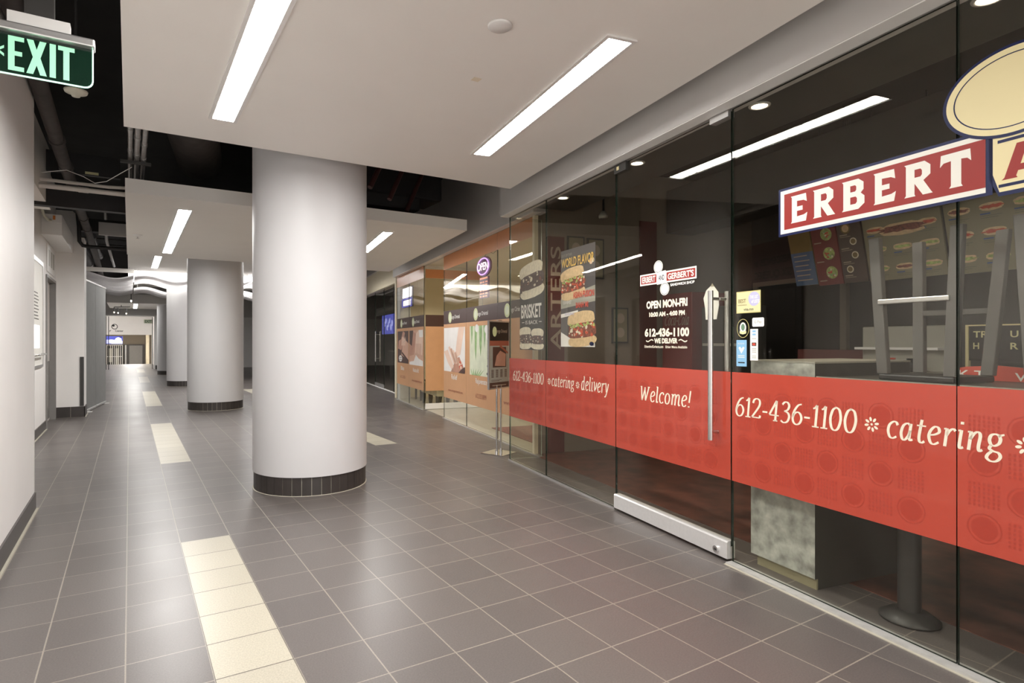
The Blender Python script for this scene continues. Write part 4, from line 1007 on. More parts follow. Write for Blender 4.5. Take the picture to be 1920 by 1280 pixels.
# ================================================================== SANDWICH SHOP INSIDE
struct('floor_shop', M('shop_floor').box(-6.26, 2.8, 3.10, 6.5, 0.0, 0.004), 'S')
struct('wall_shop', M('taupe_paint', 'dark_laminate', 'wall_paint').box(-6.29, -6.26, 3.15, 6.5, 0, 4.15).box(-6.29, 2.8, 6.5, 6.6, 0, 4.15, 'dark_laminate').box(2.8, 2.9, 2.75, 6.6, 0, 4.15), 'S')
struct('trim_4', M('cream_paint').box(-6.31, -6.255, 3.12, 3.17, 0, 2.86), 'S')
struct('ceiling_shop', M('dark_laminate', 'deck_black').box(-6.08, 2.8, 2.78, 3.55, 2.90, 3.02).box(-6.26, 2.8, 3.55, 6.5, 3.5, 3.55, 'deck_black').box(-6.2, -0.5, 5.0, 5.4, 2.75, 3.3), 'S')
def downlight(u, v, z, label, power, group, frame='S', col=(1, .82, .62), spread=1.9):
    t = thing('downlight', label, 'downlight', (u, v, z), frame, group)
    part(t, 'trim', M('white_metal').lathe([(.048, -.001), (.068, -.001), (.066, -.008), (.050, -.010), (.048, -.001)], (u, v, z), 28))
    part(t, 'bulb', M('bulb').lathe([(0, -.004), (.030, -.005), (.048, -.002)], (u, v, z), 24))
    if power:
        ld_ = bpy.data.lights.new('downlight_lamp', 'SPOT'); ld_.energy = power; ld_.color = col; ld_.spot_size = spread; ld_.spot_blend = .5; ld_.shadow_soft_size = .04
        lo_ = bpy.data.objects.new('downlight_lamp', ld_); COL.objects.link(lo_); lo_.parent = t.o; lo_.location = (0, 0, -.03)
    return t
for u, nm in ((-5.53, 'leftmost, above the tall posters'), (-4.23, 'second, above the glass door'), (-2.92, 'third, above the panel with the phone number'), (-1.64, 'fourth, above the cream oval')):
    downlight(u, 3.10, 2.90, 'small lit downlight inside the sandwich shop, ' + nm, 22, 'sandwich shop downlights')
sp_ = thing('spotlight', 'unlit pale spotlight hanging in the dark shop ceiling', 'spotlight', (-5.75, 3.75, 2.80))
part(sp_, 'stem', M('black').tube([(-5.75, 3.75, 2.84), (-5.75, 3.75, 3.5)], .012, 8))
part(sp_, 'head', M('cooler_grey').lathe([(0, -.03), (.05, -.03), (.055, .0), (.02, .05), (0, .05)], (-5.75, 3.75, 2.80), 20))
# pony wall block
bk = thing('pony_wall', 'grey mottled half wall block beside the shop door', 'half wall', (-2.5, 2.85, 0))
part(bk, 'body', M('slate_laminate', 'dark_laminate').add([(-2.735, 2.835, .06), (-2.30, 2.835, .06), (-2.30, 2.835, 1.228), (-2.735, 2.835, 1.228)], [(0, 1, 2, 3)], 'slate_laminate').add([(-2.735, 2.835, .06), (-2.735, 3.60, .06), (-2.735, 3.60, 1.228), (-2.735, 2.835, 1.228)], [(0, 3, 2, 1)], 'dark_laminate').add([(-2.30, 2.835, .06), (-2.30, 3.60, .06), (-2.30, 3.60, 1.228), (-2.30, 2.835, 1.228)], [(0, 1, 2, 3)], 'dark_laminate').box(-2.734, -2.301, 3.58, 3.60, .06, 1.227, 'dark_laminate'))
part(bk, 'cap', M('cooler_grey').box(-2.737, -2.298, 2.833, 3.602, 1.228, 1.238))
part(bk, 'plinth', M('plinth_tan', 'dark_laminate').box(-2.70, -2.302, 2.85, 2.86, 0, .06).box(-2.70, -2.302, 2.86, 3.58, 0, .06, 'dark_laminate'))
# window counter
ct = thing('window_counter', 'dark bar counter with pale edge along the glass', 'counter', (-1.9, 3.0, 0))
part(ct, 'top', M('dark_laminate', 'cooler_grey').box(-2.297, 2.0, 2.845, 3.40, 1.118, 1.156).box(-2.297, 2.0, 2.838, 2.845, 1.118, 1.160, 'cooler_grey'))
for u in (-1.90, 0.4):
    lg_ = part(ct, 'pedestal', M('dark_metal').lathe([(.048, .045), (.048, 1.118)], (u, 2.97, 0), 28))
    part(ct, 'base', M('dark_metal').lathe([(0, 0.004), (.125, .004), (.125, .012), (.085, .040), (.060, .046), (.048, .05)], (u, 2.97, 0), 36), parent=lg_)
# bar stools, seat down on the counter
def stool(u, v, label, first=[None]):
    if first[0]: return copy_thing(first[0], (u, v, 1.156), label)
    t = thing('bar_stool', label, 'bar stool', (u, v, 1.156), 'S', 'upturned bar stools')
    w2, d2 = .185, .165
    part(t, 'seat', M('black').box(u - .17, u + .17, v - .15, v + .15, 1.157, 1.187), .008)
    for a, b in ((-1, -1), (1, -1), (-1, 1), (1, 1)):
        x0_, y0_ = u + a * (w2 - .035), v + b * (d2 - .03); x1_, y1_ = u + a * w2 + .012, v + b * d2
        h = .026; k = .016
        m = M('stool_grey'); top = 1.865
        vs = [(x0_ - h, y0_ - k, 1.187), (x0_ + h, y0_ - k, 1.187), (x0_ + h, y0_ + k, 1.187), (x0_ - h, y0_ + k, 1.187), (x1_ - h, y1_ - k, top), (x1_ + h, y1_ - k, top), (x1_ + h, y1_ + k, top), (x1_ - h, y1_ + k, top)]
        m.add(vs, [(0, 3, 2, 1), (4, 5, 6, 7), (0, 1, 5, 4), (1, 2, 6, 5), (2, 3, 7, 6), (3, 0, 4, 7)])
        part(t, 'leg', m, .004)
    part(t, 'footrest', M('aluminium').box(u - .155, u + .165, v - .178, v - .152, 1.532, 1.556), .004)
    part(t, 'crossbar', M('stool_grey').box(u - .15, u + .16, v + .135, v + .16, 1.48, 1.505))
    first[0] = t
    return t
stool(-1.855, 3.08, 'upturned dark bar stool with silver footrest, left one on the counter')
stool(-1.255, 3.08, 'upturned dark bar stool with silver footrest, at the right edge of the glass')
stool(-0.65, 3.08, 'upturned dark bar stool on the counter beside the viewer')
ts_ = thing('table_sign', 'low red board with white letters between the upturned stools', 'sign', (-1.70, 3.33, 1.157))
arc = [(-1.96, 1.158), (-1.50, 1.158), (-1.50, 1.20), (-1.60, 1.222), (-1.73, 1.232), (-1.86, 1.222), (-1.96, 1.20)]
part(ts_, 'board', M('poster_red').front(arc, 3.33, 3.345))
part(ts_, 'lettering', M('text_white').text('CK T', -1.95, -1.78, 1.165, 1.205, front_at(3.3295), None, .01).text('W', -1.66, -1.58, 1.162, 1.20, front_at(3.3295), None, .01))
bn = thing('bench', 'dark low bench with grey green cushion under the window counter', 'bench', (-1.0, 3.75, 0))
part(bn, 'frame', M('dark_metal').box(-1.80, 0.8, 3.60, 4.05, .28, .44))
part(bn, 'cushion', M('cooler_grey').box(-1.66, 0.8, 3.64, 4.05, .44, .56), .02)
for u in (-1.7, .7): part(bn, 'leg', M('dark_metal').box(u - .03, u + .03, 3.7, 3.95, .004, .28))
# back of the shop
def tilt(v0, v1, z0, z1): return lambda a, b: (a, v0 + (v1 - v0) * (b - z0) / (z1 - z0), b)
def board(u0, u1, z0, z1, label, bg, drawfn, v=5.5, lean=.14):
    t = thing('menu_board', label, 'menu board', ((u0 + u1) / 2, v, z0), 'S', 'menu boards')
    f = tilt(v, v - lean, z0, z1); g = tilt(v + .02, v + .02 - lean, z0, z1)
    m = M(bg); A = [f(u0, z0), f(u1, z0), f(u1, z1), f(u0, z1)]; B = [g(u0, z0), g(u1, z0), g(u1, z1), g(u0, z1)]
    m.add(A + B, [(0, 1, 2, 3), (7, 6, 5, 4), (0, 4, 5, 1), (1, 5, 6, 2), (2, 6, 7, 3), (3, 7, 4, 0)])
    part(t, 'panel', m)
    pm = M('menu_text'); drawfn(pm, lambda d: (lambda a, b: (f(a, b)[0], f(a, b)[1] - .002 - d, b)))
    part(t, 'print', pm)
    part(t, 'hanger', M('black').tube([(u0 + .1, v - lean + .015, z1), (u0 + .1, v - lean + .015, 3.5)], .008, 6).tube([(u1 - .1, v - lean + .015, z1), (u1 - .1, v - lean + .015, 3.5)], .008, 6))
    return t
def subs(u0, u1, z0, z1, cols, rows_, big):
    def d(m, F):
        f, f2 = F(0), F(.002)
        cw = (u1 - u0) / cols; rh = (z1 - z0) / rows_
        for c in range(cols):
            for r in range(rows_):
                cx = u0 + cw * (c + .5); cz = z0 + rh * (r + .62)
                m.flat([blob(cx, cz, cw * .36, rh * .16, j=.06)], f, 'bun'); m.flat([blob(cx, cz, cw * .33, rh * .07, j=.3)], f2, R.choice(['meat', 'lettuce', 'tomato']))
                m.rect(cx - cw * .36, cx - cw * .05, cz - rh * .30, cz - rh * .24, f, 'menu_text_blue')
                for k in range(2): m.rect(cx - cw * .36, cx + cw * .30 - .03 * k, cz - rh * (.36 + .08 * k), cz - rh * (.345 + .08 * k), f, 'menu_text')
        if big:
            m.flat([blob(u0 + .35, z1 - .09, .20, .055, j=.08)], F(.003), 'bun'); m.flat([blob(u0 + .35, z1 - .085, .18, .028, j=.3)], F(.005), 'meat')
    return d
def salads(u0, u1, z0, z1):
    def d(m, F):
        for k in range(3):
            cz = z1 - .1 - k * .19
            m.ell((u0 + u1) / 2 + .03, cz, .062, .062, F(0), 'lettuce', 20)
            for _ in range(10): m.flat([blob((u0 + u1) / 2 + .03 + R.uniform(-.04, .04), cz + R.uniform(-.04, .04), .012, .010, 7, .2)], F(.002 + .0001 * _), R.choice(['tomato', 'bun_pale', 'photo_green']))
            m.rect(u0 + .02, u0 + .10, cz - .08, cz - .07, F(0), 'dim_text')
    return d
def soups(u0, u1, z0, z1):
    def d(m, F):
        for k, (a, r_) in enumerate(((.09, .050), (.15, .035), (.15, .035), (.08, .035))):
            cz = z1 - .11 - k * .13
            m.ell(u0 + a, cz, r_, r_, F(0), 'menu_yellow' if k == 0 else 'bun_pale', 20); m.ell(u0 + a, cz, r_ * .7, r_ * .7, F(.002), 'bun' if k == 0 else 'menu_yellow', 16)
            m.rect(u0 + .02, u0 + .10, cz - .065, cz - .055, F(0), 'dim_text'); m.rect(u0 + .02, u0 + .13, cz - .08, cz - .075, F(0), 'dim_text')
        m.text('MAC & SOUPS', u0 + .01, u1 - .01, z1 - .035, z1 - .01, F(0), 'dim_text', .01)
    return d
def block(u0, u1, z0, z1):
    def d(m, F):
        m.rect(u0, u1, z0, z0 + (z1 - z0) * .62, F(0), 'menu_blue')
        for k in range(6): m.rect(u0 + .03, u1 - .05 - .02 * (k % 2), z0 + .05 + k * .05, z0 + .06 + k * .05, F(.002), 'dim_text')
    return d
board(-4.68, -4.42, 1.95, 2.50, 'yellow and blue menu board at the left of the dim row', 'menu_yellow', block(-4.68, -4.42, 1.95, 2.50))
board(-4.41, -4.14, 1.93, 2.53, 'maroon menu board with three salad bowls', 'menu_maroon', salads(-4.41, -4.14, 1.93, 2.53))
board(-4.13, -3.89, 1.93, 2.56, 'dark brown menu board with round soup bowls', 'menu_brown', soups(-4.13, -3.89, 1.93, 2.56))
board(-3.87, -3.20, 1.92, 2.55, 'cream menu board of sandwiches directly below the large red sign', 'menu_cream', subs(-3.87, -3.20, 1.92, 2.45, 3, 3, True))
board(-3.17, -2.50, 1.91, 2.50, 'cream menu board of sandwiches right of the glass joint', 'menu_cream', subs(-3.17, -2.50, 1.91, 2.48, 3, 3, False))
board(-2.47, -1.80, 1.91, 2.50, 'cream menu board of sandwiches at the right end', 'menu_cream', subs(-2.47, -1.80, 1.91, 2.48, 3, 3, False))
solo('header_panel', M('beige_stone').box(-3.45, -2.9, 5.27, 5.30, 2.47, 2.60), 'speckled stone header above the cream menu boards', 'header', (-3.2, 5.28, 2.47))
cn = thing('service_counter', 'service counter with red front at the back of the shop', 'counter', (-3.9, 5.3, 0))
part(cn, 'front', M('maroon_paint').box(-4.5, -3.75, 5.30, 5.36, .004, 1.27))
part(cn, 'body', M('dark_laminate').box(-4.5, -1.0, 5.36, 5.9, .004, 1.05))
sv = thing('sandwich_cooler', 'pale steel serving case behind the left bar stool', 'serving case', (-3.3, 5.2, 0))
part(sv, 'cabinet', M('cooler_grey').box(-3.72, -2.95, 4.90, 5.28, .004, 1.10), .01)
part(sv, 'upper_case', M('cooler_grey').box(-3.68, -3.0, 5.12, 5.28, 1.10, 1.48), .01)
part(sv, 'shelf', M('white_metal').box(-3.68, -3.0, 5.02, 5.12, 1.28, 1.30))
for u, l in ((-3.32, 'black cup with a red rim on the serving case, left of two'), (-3.16, 'black cup on the serving case, right of two')):
    m = M('black').lathe([(0, 0), (.026, 0), (.032, .11), (.028, .11), (.024, .01), (0, .01)], (u, 4.96, 1.102), 20)
    if u < -3.2: m.lathe([(.0325, .10), (.0335, .112), (.030, .112)], (u, 4.96, 1.102), 20, 'poster_red')
    solo('cup', m, l, 'cup', (u, 4.96, 1.102))
sb = thing('wall_sign', 'dark board with large pale yellow letters behind the right stool', 'sign', (-2.6, 5.3, 1.1))
part(sb, 'board', M('poster_dark').box(-2.93, -2.1, 5.28, 5.30, 1.2, 1.47))
part(sb, 'frame', M('cream_panel').box(-2.95, -2.08, 5.27, 5.30, 1.47, 1.48).box(-2.95, -2.93, 5.27, 5.30, 1.06, 1.47))
ls = M('sticker_yellow'); fq = front_at(5.278)
ls.text('TR', -2.90, -2.80, 1.38, 1.43, fq, None, .02).text('U', -2.66, -2.61, 1.38, 1.43, fq, None, .02).text('H', -2.90, -2.86, 1.29, 1.34, fq, None, .02).text('P', -2.79, -2.76, 1.29, 1.34, fq, None, .02).text('R', -2.66, -2.61, 1.29, 1.34, fq, None, .02)
part(sb, 'lettering', ls)
dk_ = thing('back_door', 'dark double door at the back of the sandwich shop', 'door', (-5.2, 6.45, 0))
for a, b in ((-6.1, -5.52), (-5.51, -4.9)): part(dk_, 'leaf', M('door_dark').box(a, b, 6.46, 6.499, .004, 2.1))
part(dk_, 'frame', M('taupe_paint').box(-6.18, -6.1, 6.44, 6.499, .004, 2.16).box(-4.9, -4.82, 6.44, 6.499, .004, 2.16).box(-6.1, -4.9, 6.44, 6.499, 2.1, 2.16))
# left wall of the shop
solo('red_wall_panel', M('maroon_paint').box(-6.26, -6.245, 4.62, 4.88, .01, 2.9), 'dark red wall panel deep in the shop behind the door lettering', 'wall panel', (-6.25, 4.7, 0))
solo('red_wall_panel', M('maroon_paint').box(-6.26, -6.245, 3.30, 3.52, .01, 2.62), 'dark red wall panel behind the tall poster', 'wall panel', (-6.25, 3.4, 0))
vt = M('dim_text'); P = fit(font('ARTERS', .01), 0, 1.25, 0, .14)
vt.polys(P, lambda a, b: (-6.243, 3.47 - b, 1.25 + a))
solo('wall_lettering', vt, 'pale upright letters running up the dark red wall panel', 'lettering', (-6.243, 3.42, 1.25))
def wallpic(v0, v1, z0, z1, label):
    t = thing('framed_print', label, 'framed print', (-6.25, (v0 + v1) / 2, z0), 'S', 'framed prints on the shop wall')
    part(t, 'frame', M('dark_metal').box(-6.26, -6.24, v0, v1, z0, z1))
    m = M('menu_cream').rect(v0 + .02, v1 - .02, z0 + .02, z1 - .02, side_at(-6.238))
    for k in range(2): m.ell((v0 + v1) / 2, z0 + (z1 - z0) * (.3 + .4 * k), (v1 - v0) * .25, (z1 - z0) * .14, side_at(-6.236), 'dim_text')
    part(t, 'picture', m)
wallpic(3.56, 3.80, 2.15, 2.64, 'cream framed print high on the shop wall, nearer of two')
wallpic(3.84, 4.08, 2.13, 2.63, 'cream framed print high on the shop wall, farther of two')
wallpic(4.20, 4.44, 1.33, 1.78, 'dim framed print low on the shop wall left of the door')
ck = thing('drinks_cooler', 'red drinks cooler with script lettering seen through the shop door', 'cooler', (-5.9, 5.2, 0))
part(ck, 'cabinet', M('coke_red').box(-6.16, -5.62, 4.90, 5.5, .004, 1.95), .01)
part(ck, 'lettering', M('dim_text').polys(fit(pen('Coca-Cola', .35), -6.10, -5.66, 1.55, 1.70), front_at(4.897)))
solo('shop_shelf', M('dark_laminate', 'cooler_grey').box(-5.45, -4.9, 4.9, 5.3, .004, 1.75).box(-5.43, -4.92, 4.89, 4.9, 1.3, 1.33, 'cooler_grey').box(-5.43, -4.92, 4.89, 4.9, .9, .93, 'cooler_grey'), 'dark shelf unit right of the red drinks cooler', 'shelf', (-5.2, 5.1, 0))

# ================================================================== SPA (orange shop)
OV0, OV1 = 3.13, 3.142
of, of1, of2, of3 = [front_at(OV0 - .0008 - .0006 * i) for i in range(4)]
def spa_film(t, u0, u1, top=True):
    part(t, 'top_film', M('orange_film').rect(u0 + .002, u1 - .002, 2.615, 2.852, of))
    return part(t, 'vinyl_film', M('peach_film').rect(u0 + .002, u1 - .002, 1.655, 1.885, of, 'brown_film').rect(u0 + .002, u1 - .002, .375, 1.655, of, 'peach_film'))
def spa_logo(m, u, z, s, fn, fn2):
    m.ell(u, z, .095 * s, .095 * s, fn, 'logo_green', 24); m.ell(u, z, .06 * s, .062 * s, fn2, 'photo_pale', 20)
    m.text('ange Oriental', u + .08 * s, u + .50 * s, z - .045 * s, z + .035 * s, fn2, 'text_white', .01)
def spa_panel(u0, u1, label, logo=None):
    t = thing('glass_panel', label, 'glass panel', (u0, OV0, 0), 'S', 'spa storefront glass')
    part(t, 'glass', M('clear_glass', 'glass_edge').pane(u0 + .003, u1 - .003, OV0, OV1, .012, 2.856, 'clear_glass', 'glass_edge'))
    f = spa_film(t, u0, u1)
    if logo is not None:
        m = M('logo_green'); spa_logo(m, logo, 1.765, 1.0, of1, of2); part(t, 'logo', m, parent=f)
    return t
def photo(t, u0, u1, z0, z1, kind):
    m = M('photo_dark'); W, H = u1 - u0, z1 - z0
    p = lambda a, b: (u0 + a * W, z0 + b * H)
    L = lambda *q: [p(*k) for k in q]
    if kind == 1:
        m.rect(u0, u1, z0, z1, of1, 'photo_dark'); m.flat([[p(.35, .25), p(1, .12), p(1, .62), p(.8, .70), p(.5, .62)]], of2, 'skin_a'); m.flat([[p(.05, .45), p(.35, .40), p(.55, .62), p(.7, .95), p(.5, 1), p(.35, .75), p(.1, .70)]], of3, 'skin_b')
        for k in range(4): m.flat([L((.38 + .09 * k, .55), (.44 + .09 * k, .55), (.50 + .09 * k, .80 - .03 * k), (.44 + .09 * k, .84))], front_at(OV0 - .004), 'skin_c')
        m.ell(*p(.28, .14), .16 * W, .10 * H, of3, 'photo_white')
        for k in range(7): m.ell(*p(.18 + .035 * k, .10 + .07 * (k % 2)), .02, .015, front_at(OV0 - .004), 'photo_dark', 8)
        m.flat([L((.4, .30), (1, .05), (1, .12), (.42, .36))], front_at(OV0 - .004), 'photo_dark')
    elif kind == 2:
        m.rect(u0, u1, z0, z1, of1, 'skin_a'); m.flat([L((0, .25), (.35, .3), (.5, .9), (.2, 1), (0, 1))], of2, 'skin_b'); m.flat([L((.45, .35), (.95, .30), (1, .9), (.7, 1), (.5, .9))], of2, 'skin_c')
        for k in range(4): m.flat([L((.5 + .1 * k, .30), (.57 + .1 * k, .28), (.56 + .1 * k, .62), (.50 + .1 * k, .62))], of3, 'skin_a')
        m.flat([L((0, 0), (1, 0), (1, .14), (.7, .20), (.5, .30), (.35, .12), (0, .08))], of3, 'photo_white'); m.flat([L((0, .62), (.2, .55), (.3, 1), (0, 1))], of3, 'photo_dark'); m.flat([L((.75, .8), (1, .8), (1, 1), (.7, 1))], of3, 'photo_white')
    elif kind == 3:
        m.rect(u0, u1, z0, z1, of1, 'photo_white'); m.flat([L((.55, .30), (.80, .40), (.98, 1), (.72, 1), (.62, .65))], of2, 'skin_c'); m.flat([L((.35, .0), (.60, .30), (.75, .35), (1, .05), (1, 0))], of2, 'skin_b')
        for k in range(4): m.flat([L((.22 + .10 * k, .55 - .04 * k), (.30 + .1 * k, .58 - .04 * k), (.55 + .06 * k, .22), (.48 + .06 * k, .18))], of3, 'skin_a' if k % 2 else 'skin_c')
        m.flat([L((0, .45), (.2, .5), (.5, .12), (.45, 0), (.2, .2))], of2, 'skin_c')
        for k in range(6): m.ell(p(.82, .17)[0] + .05 * math.cos(k), p(.82, .17)[1] + .04 * math.sin(k), .045, .03, front_at(OV0 - .004 - .0003 * k), 'skin_c' if k % 2 else 'tomato', 12)
        m.flat([L((.72, 0), (1, 0), (1, .14), (.85, .08))], front_at(OV0 - .0065), 'photo_dark')
    else:
        m.rect(u0, u1, z0, z1, of1, 'photo_pale')
        for a, b, wd in ((.05, .62, .10), (.22, .30, .11), (.42, .38, .13), (.60, .55, .10)): m.flat([L((a, 1), (a + wd, 1), (a + wd * .8, b + .2), (a + wd * .45, b), (a + wd * .1, b + .25))], of2, 'photo_green')
        for c in ((.72, .92), (.85, .86), (.78, .78), (.90, .95), (.32, .95)): m.ell(*p(*c), .075, .06, of3, 'photo_white', 16)
        for k in range(8): m.ell(*p(.90 + .03 * (k % 2), .06 + .075 * k), (.17 - .008 * k) * W, .045 * H, front_at(OV0 - .004 - .0003 * k), 'photo_stone', 20)
        for k in range(6): m.flat([L((.1 + .06 * k, 0), (.16 + .06 * k, 0), (.05 + .12 * k, .14))], of3, 'photo_green')
    part(t, 'photo', m)
def caption(t, txt, u0, u1, z0, z1, k='text_white'):
    part(t, 'lettering', M(k).text(txt, u0, u1, z0, z1, of2, k, .01))
s1_ = spa_panel(-13.5, -12.36, 'spa glass panel at its far left end with a dark massage photo', -13.05)
photo(s1_, -13.42, -12.40, .87, 1.59, 1); caption(s1_, 'Bliss', -13.1, -12.8, .71, .80); caption(s1_, '612.333', -13.15, -12.7, .53, .59, 'text_brown')
s2_ = spa_panel(-12.36, -11.16, 'spa glass panel left of the open spa door with towel photo', -12.0)
photo(s2_, -12.31, -11.22, .86, 1.59, 2); caption(s2_, 'Rebuild', -12.0, -11.55, .715, .80); caption(s2_, 'www.orangeoriental.com', -12.1, -11.3, .50, .56, 'text_brown')
s3_ = spa_panel(-9.86, -8.68, 'spa glass panel right of the open door with joined hands photo', -9.5)
photo(s3_, -9.84, -8.74, .84, 1.59, 3); caption(s3_, 'Relief', -9.42, -9.12, .715, .80); caption(s3_, 'www.orangeoriental.com', -9.6, -8.85, .49, .545, 'text_brown')
s4_ = spa_panel(-8.68, -7.42, 'spa glass panel with the green leaf and dark stones photo', -8.26)
photo(s4_, -8.52, -7.55, .84, 1.59, 4); caption(s4_, 'Rejuvenate', -8.26, -7.80, .695, .80); caption(s4_, '612.333.8899', -8.26, -7.82, .50, .57, 'text_brown')
s5_ = spa_panel(-7.42, -6.27, 'spa glass panel behind the standing sign, next to the corner', -7.08)
caption(s5_, 'Restore', -6.95, -6.6, .70, .79); caption(s5_, 'www.orange', -7.2, -6.6, .49, .55, 'text_brown')
struct('trim_5', M('aluminium').box(-9.86, -6.1, 3.10, 3.16, 0, .011).box(-13.5, -11.16, 3.10, 3.16, 0, .011), 'S')
# open spa door
od = thing('glass_door', 'open spa glass door with orange film and silver bottom rail', 'door', (-11.15, 3.15, 0))
def pane_v(u, v0, v1, z0, z1, m, me):
    mm = M(m, me); q = [(u, v0, z0), (u, v1, z0), (u, v1, z1), (u, v0, z1)]
    vs = q + [(u - .012, y, z) for _, y, z in q]
    mm.add(vs, [(0, 1, 2, 3), (7, 6, 5, 4)], m); mm.add(vs, [(0, 4, 5, 1), (1, 5, 6, 2), (2, 6, 7, 3), (3, 7, 4, 0)], me)
    return mm
part(od, 'glass', pane_v(-11.15, 3.16, 4.38, .10, 2.80, 'clear_glass', 'glass_edge'))
sf = side_at(-11.149)
fo = M('peach_film').rect(3.162, 4.378, .375, 1.655, sf, 'peach_film').rect(3.162, 4.378, 1.655, 1.885, sf, 'brown_film')
part(od, 'vinyl_film', fo)
part(od, 'top_film', M('orange_film').rect(3.162, 4.378, 2.615, 2.79, sf))
lo2 = M('logo_green'); spa_logo(lo2, 4.15, 1.765, .9, side_at(-11.148), side_at(-11.1475)); part(od, 'logo', lo2)
part(od, 'bottom_rail', M('white_metal').box(-11.175, -11.13, 3.16, 4.38, .012, .125), .006)
part(od, 'top_rail', M('aluminium').box(-11.172, -11.134, 3.16, 4.38, 2.80, 2.855))
# spa room
struct('floor_spa', M('spa_floor').box(-13.9, -6.31, 3.17, 7.6, 0, .004), 'S')
struct('wall_spa', M('cream_paint').box(-13.9, -6.3, 7.6, 7.7, 0, 4.1).box(-13.9, -13.8, 3.17, 7.6, 0, 4.1).box(-6.33, -6.30, 3.17, 7.6, 0, 4.1), 'S')
struct('ceiling_spa', M('shop_ceiling').box(-13.9, -6.31, 3.2, 7.6, 2.90, 3.0), 'S')
k = 0
for u, nm in ((-12.4, 'far left'), (-10.6, 'second'), (-8.9, 'third'), (-7.2, 'near right')):
    for v, dn in ((3.75, 'front'), (5.8, 'back')):
        downlight(u, v, 2.90, 'lit downlight in the spa ceiling, %s in the %s row' % (nm, dn), 26, 'spa downlights', col=(1, .90, .72), spread=2.4)
solo('rug', M('spa_rug').box(-8.4, -6.6, 3.45, 4.2, .004, .012), 'red patterned mat on the floor behind the spa glass', 'rug', (-7.5, 3.8, .004))
bh = thing('bench', 'cream upholstered bench with dark legs inside the spa door', 'bench', (-11.85, 3.7, 0))
part(bh, 'seat', M('cream_uphol').box(-12.45, -11.25, 3.42, 3.92, .24, .48), .03)
part(bh, 'backrest', M('cream_uphol').box(-12.45, -11.25, 3.92, 4.02, .30, .95), .03)
for u in (-12.38, -11.85, -11.33):
    for v in (3.47, 3.85): part(bh, 'leg', M('door_dark').tube([(u, v, .004), (u, v, .12), (u, v, .25)], [.028, .045, .05], 10))
ch = thing('chair', 'dark chair behind the far left spa panel', 'chair', (-13.1, 3.7, 0))
part(ch, 'seat', M('door_dark').box(-13.35, -12.85, 3.5, 3.95, .38, .46)); part(ch, 'backrest', M('door_dark').box(-13.35, -12.85, 3.93, 3.97, .46, .9))
for a in (-13.33, -12.91):
    for b in (3.52, 3.91): part(ch, 'leg', M('door_dark').box(a, a + .04, b, b + .04, .004, .38))
sc_ = thing('wall_art', 'cream picture board with rings of small figures inside the spa', 'wall art', (-9, 7.55, 1.5))
part(sc_, 'board', M('paper_white').box(-13.4, -11.0, 7.56, 7.60, 1.2, 2.5))
wa = M('dim_text')
for c in (-12.9, -12.2, -11.5):
    for k in range(10): wa.ell(c + .2 * math.cos(k * .628), 1.75 + .22 * math.sin(k * .628), .06, .05, front_at(7.558), ('dim_text', 'photo_stone', 'poster_red')[k % 3], 12, (.035, .03))
for k in range(9): wa.rect(-13.2 + .24 * k, -13.1 + .24 * k, 2.28, 2.38, front_at(7.558), 'dim_text')
part(sc_, 'picture', wa)
rd = thing('reception_desk', 'white reception desk deep inside the spa', 'desk', (-8.4, 6.3, 0))
part(rd, 'body', M('paper_white').box(-9.6, -7.4, 6.1, 6.7, .004, 1.05)); part(rd, 'top', M('timber').box(-9.65, -7.35, 6.05, 6.75, 1.05, 1.09))
# neon signs
no = thing('neon_sign', 'neon OPEN sign with oval tube hanging in the spa window', 'neon sign', (-8.4, 3.3, 2.4))
part(no, 'backing', M('sign_purple').front([(-8.36 + .27 * math.cos(2 * math.pi * i / 32), 2.51 + .155 * math.sin(2 * math.pi * i / 32)) for i in range(32)], 3.30, 3.33))
part(no, 'oval_tube', M('neon_purple').tube([(-8.36 + .235 * math.cos(2 * math.pi * i / 32), 3.285, 2.51 + .125 * math.sin(2 * math.pi * i / 32)) for i in range(33)], .010, 8, caps=False))
part(no, 'lettering', M('neon_white').text('OPEN', -8.58, -8.14, 2.45, 2.57, front_at(3.28), None, .0))
part(no, 'wire', M('black').tube([(-8.36, 3.31, 2.66), (-8.2, 3.31, 2.72), (-8.0, 3.31, 2.66), (-7.8, 3.31, 2.70)], .004, 6))
hb = thing('hours_board', 'purple board of orange opening hours digits under the neon sign', 'sign', (-8.35, 3.3, 2.0))
part(hb, 'board', M('sign_purple').box(-8.54, -8.18, 3.30, 3.325, 2.02, 2.350))
hm = M('neon_orange').rect(-8.52, -8.20, 2.315, 2.34, front_at(3.298))
for r in range(6):
    for c in range(3): hm.rect(-8.52 + c * .115, -8.45 + c * .115 + .02 * ((r + c) % 2), 2.04 + r * .044, 2.06 + r * .044, front_at(3.298))
part(hb, 'digits', hm)
nb = thing('neon_sign', 'bright white and blue window sign in the far left spa panel', 'neon sign', (-13.1, 3.25, 2.2))
part(nb, 'backing', M('sign_navy').box(-13.45, -12.55, 3.26, 3.28, 2.14, 2.60))
nm_ = M('neon_white')
for k in range(6): nm_.tube([(-13.35 + k * .13, 3.245, 2.36), (-13.33 + k * .13, 3.245, 2.58), (-13.26 + k * .13, 3.245, 2.56), (-13.28 + k * .13, 3.245, 2.38)], .020, 6)
for k in range(5): nm_.tube([(-13.30 + k * .14, 3.245, 2.18), (-13.30 + k * .14, 3.245, 2.29), (-13.22 + k * .14, 3.245, 2.29)], .014, 6)
part(nb, 'tubes', nm_)
part(nb, 'blue_tube', M('neon_blue').tube([(-13.42, 3.24, 2.155), (-12.58, 3.24, 2.155), (-12.58, 3.24, 2.33), (-13.42, 3.24, 2.33), (-13.42, 3.24, 2.155)], .010, 6))

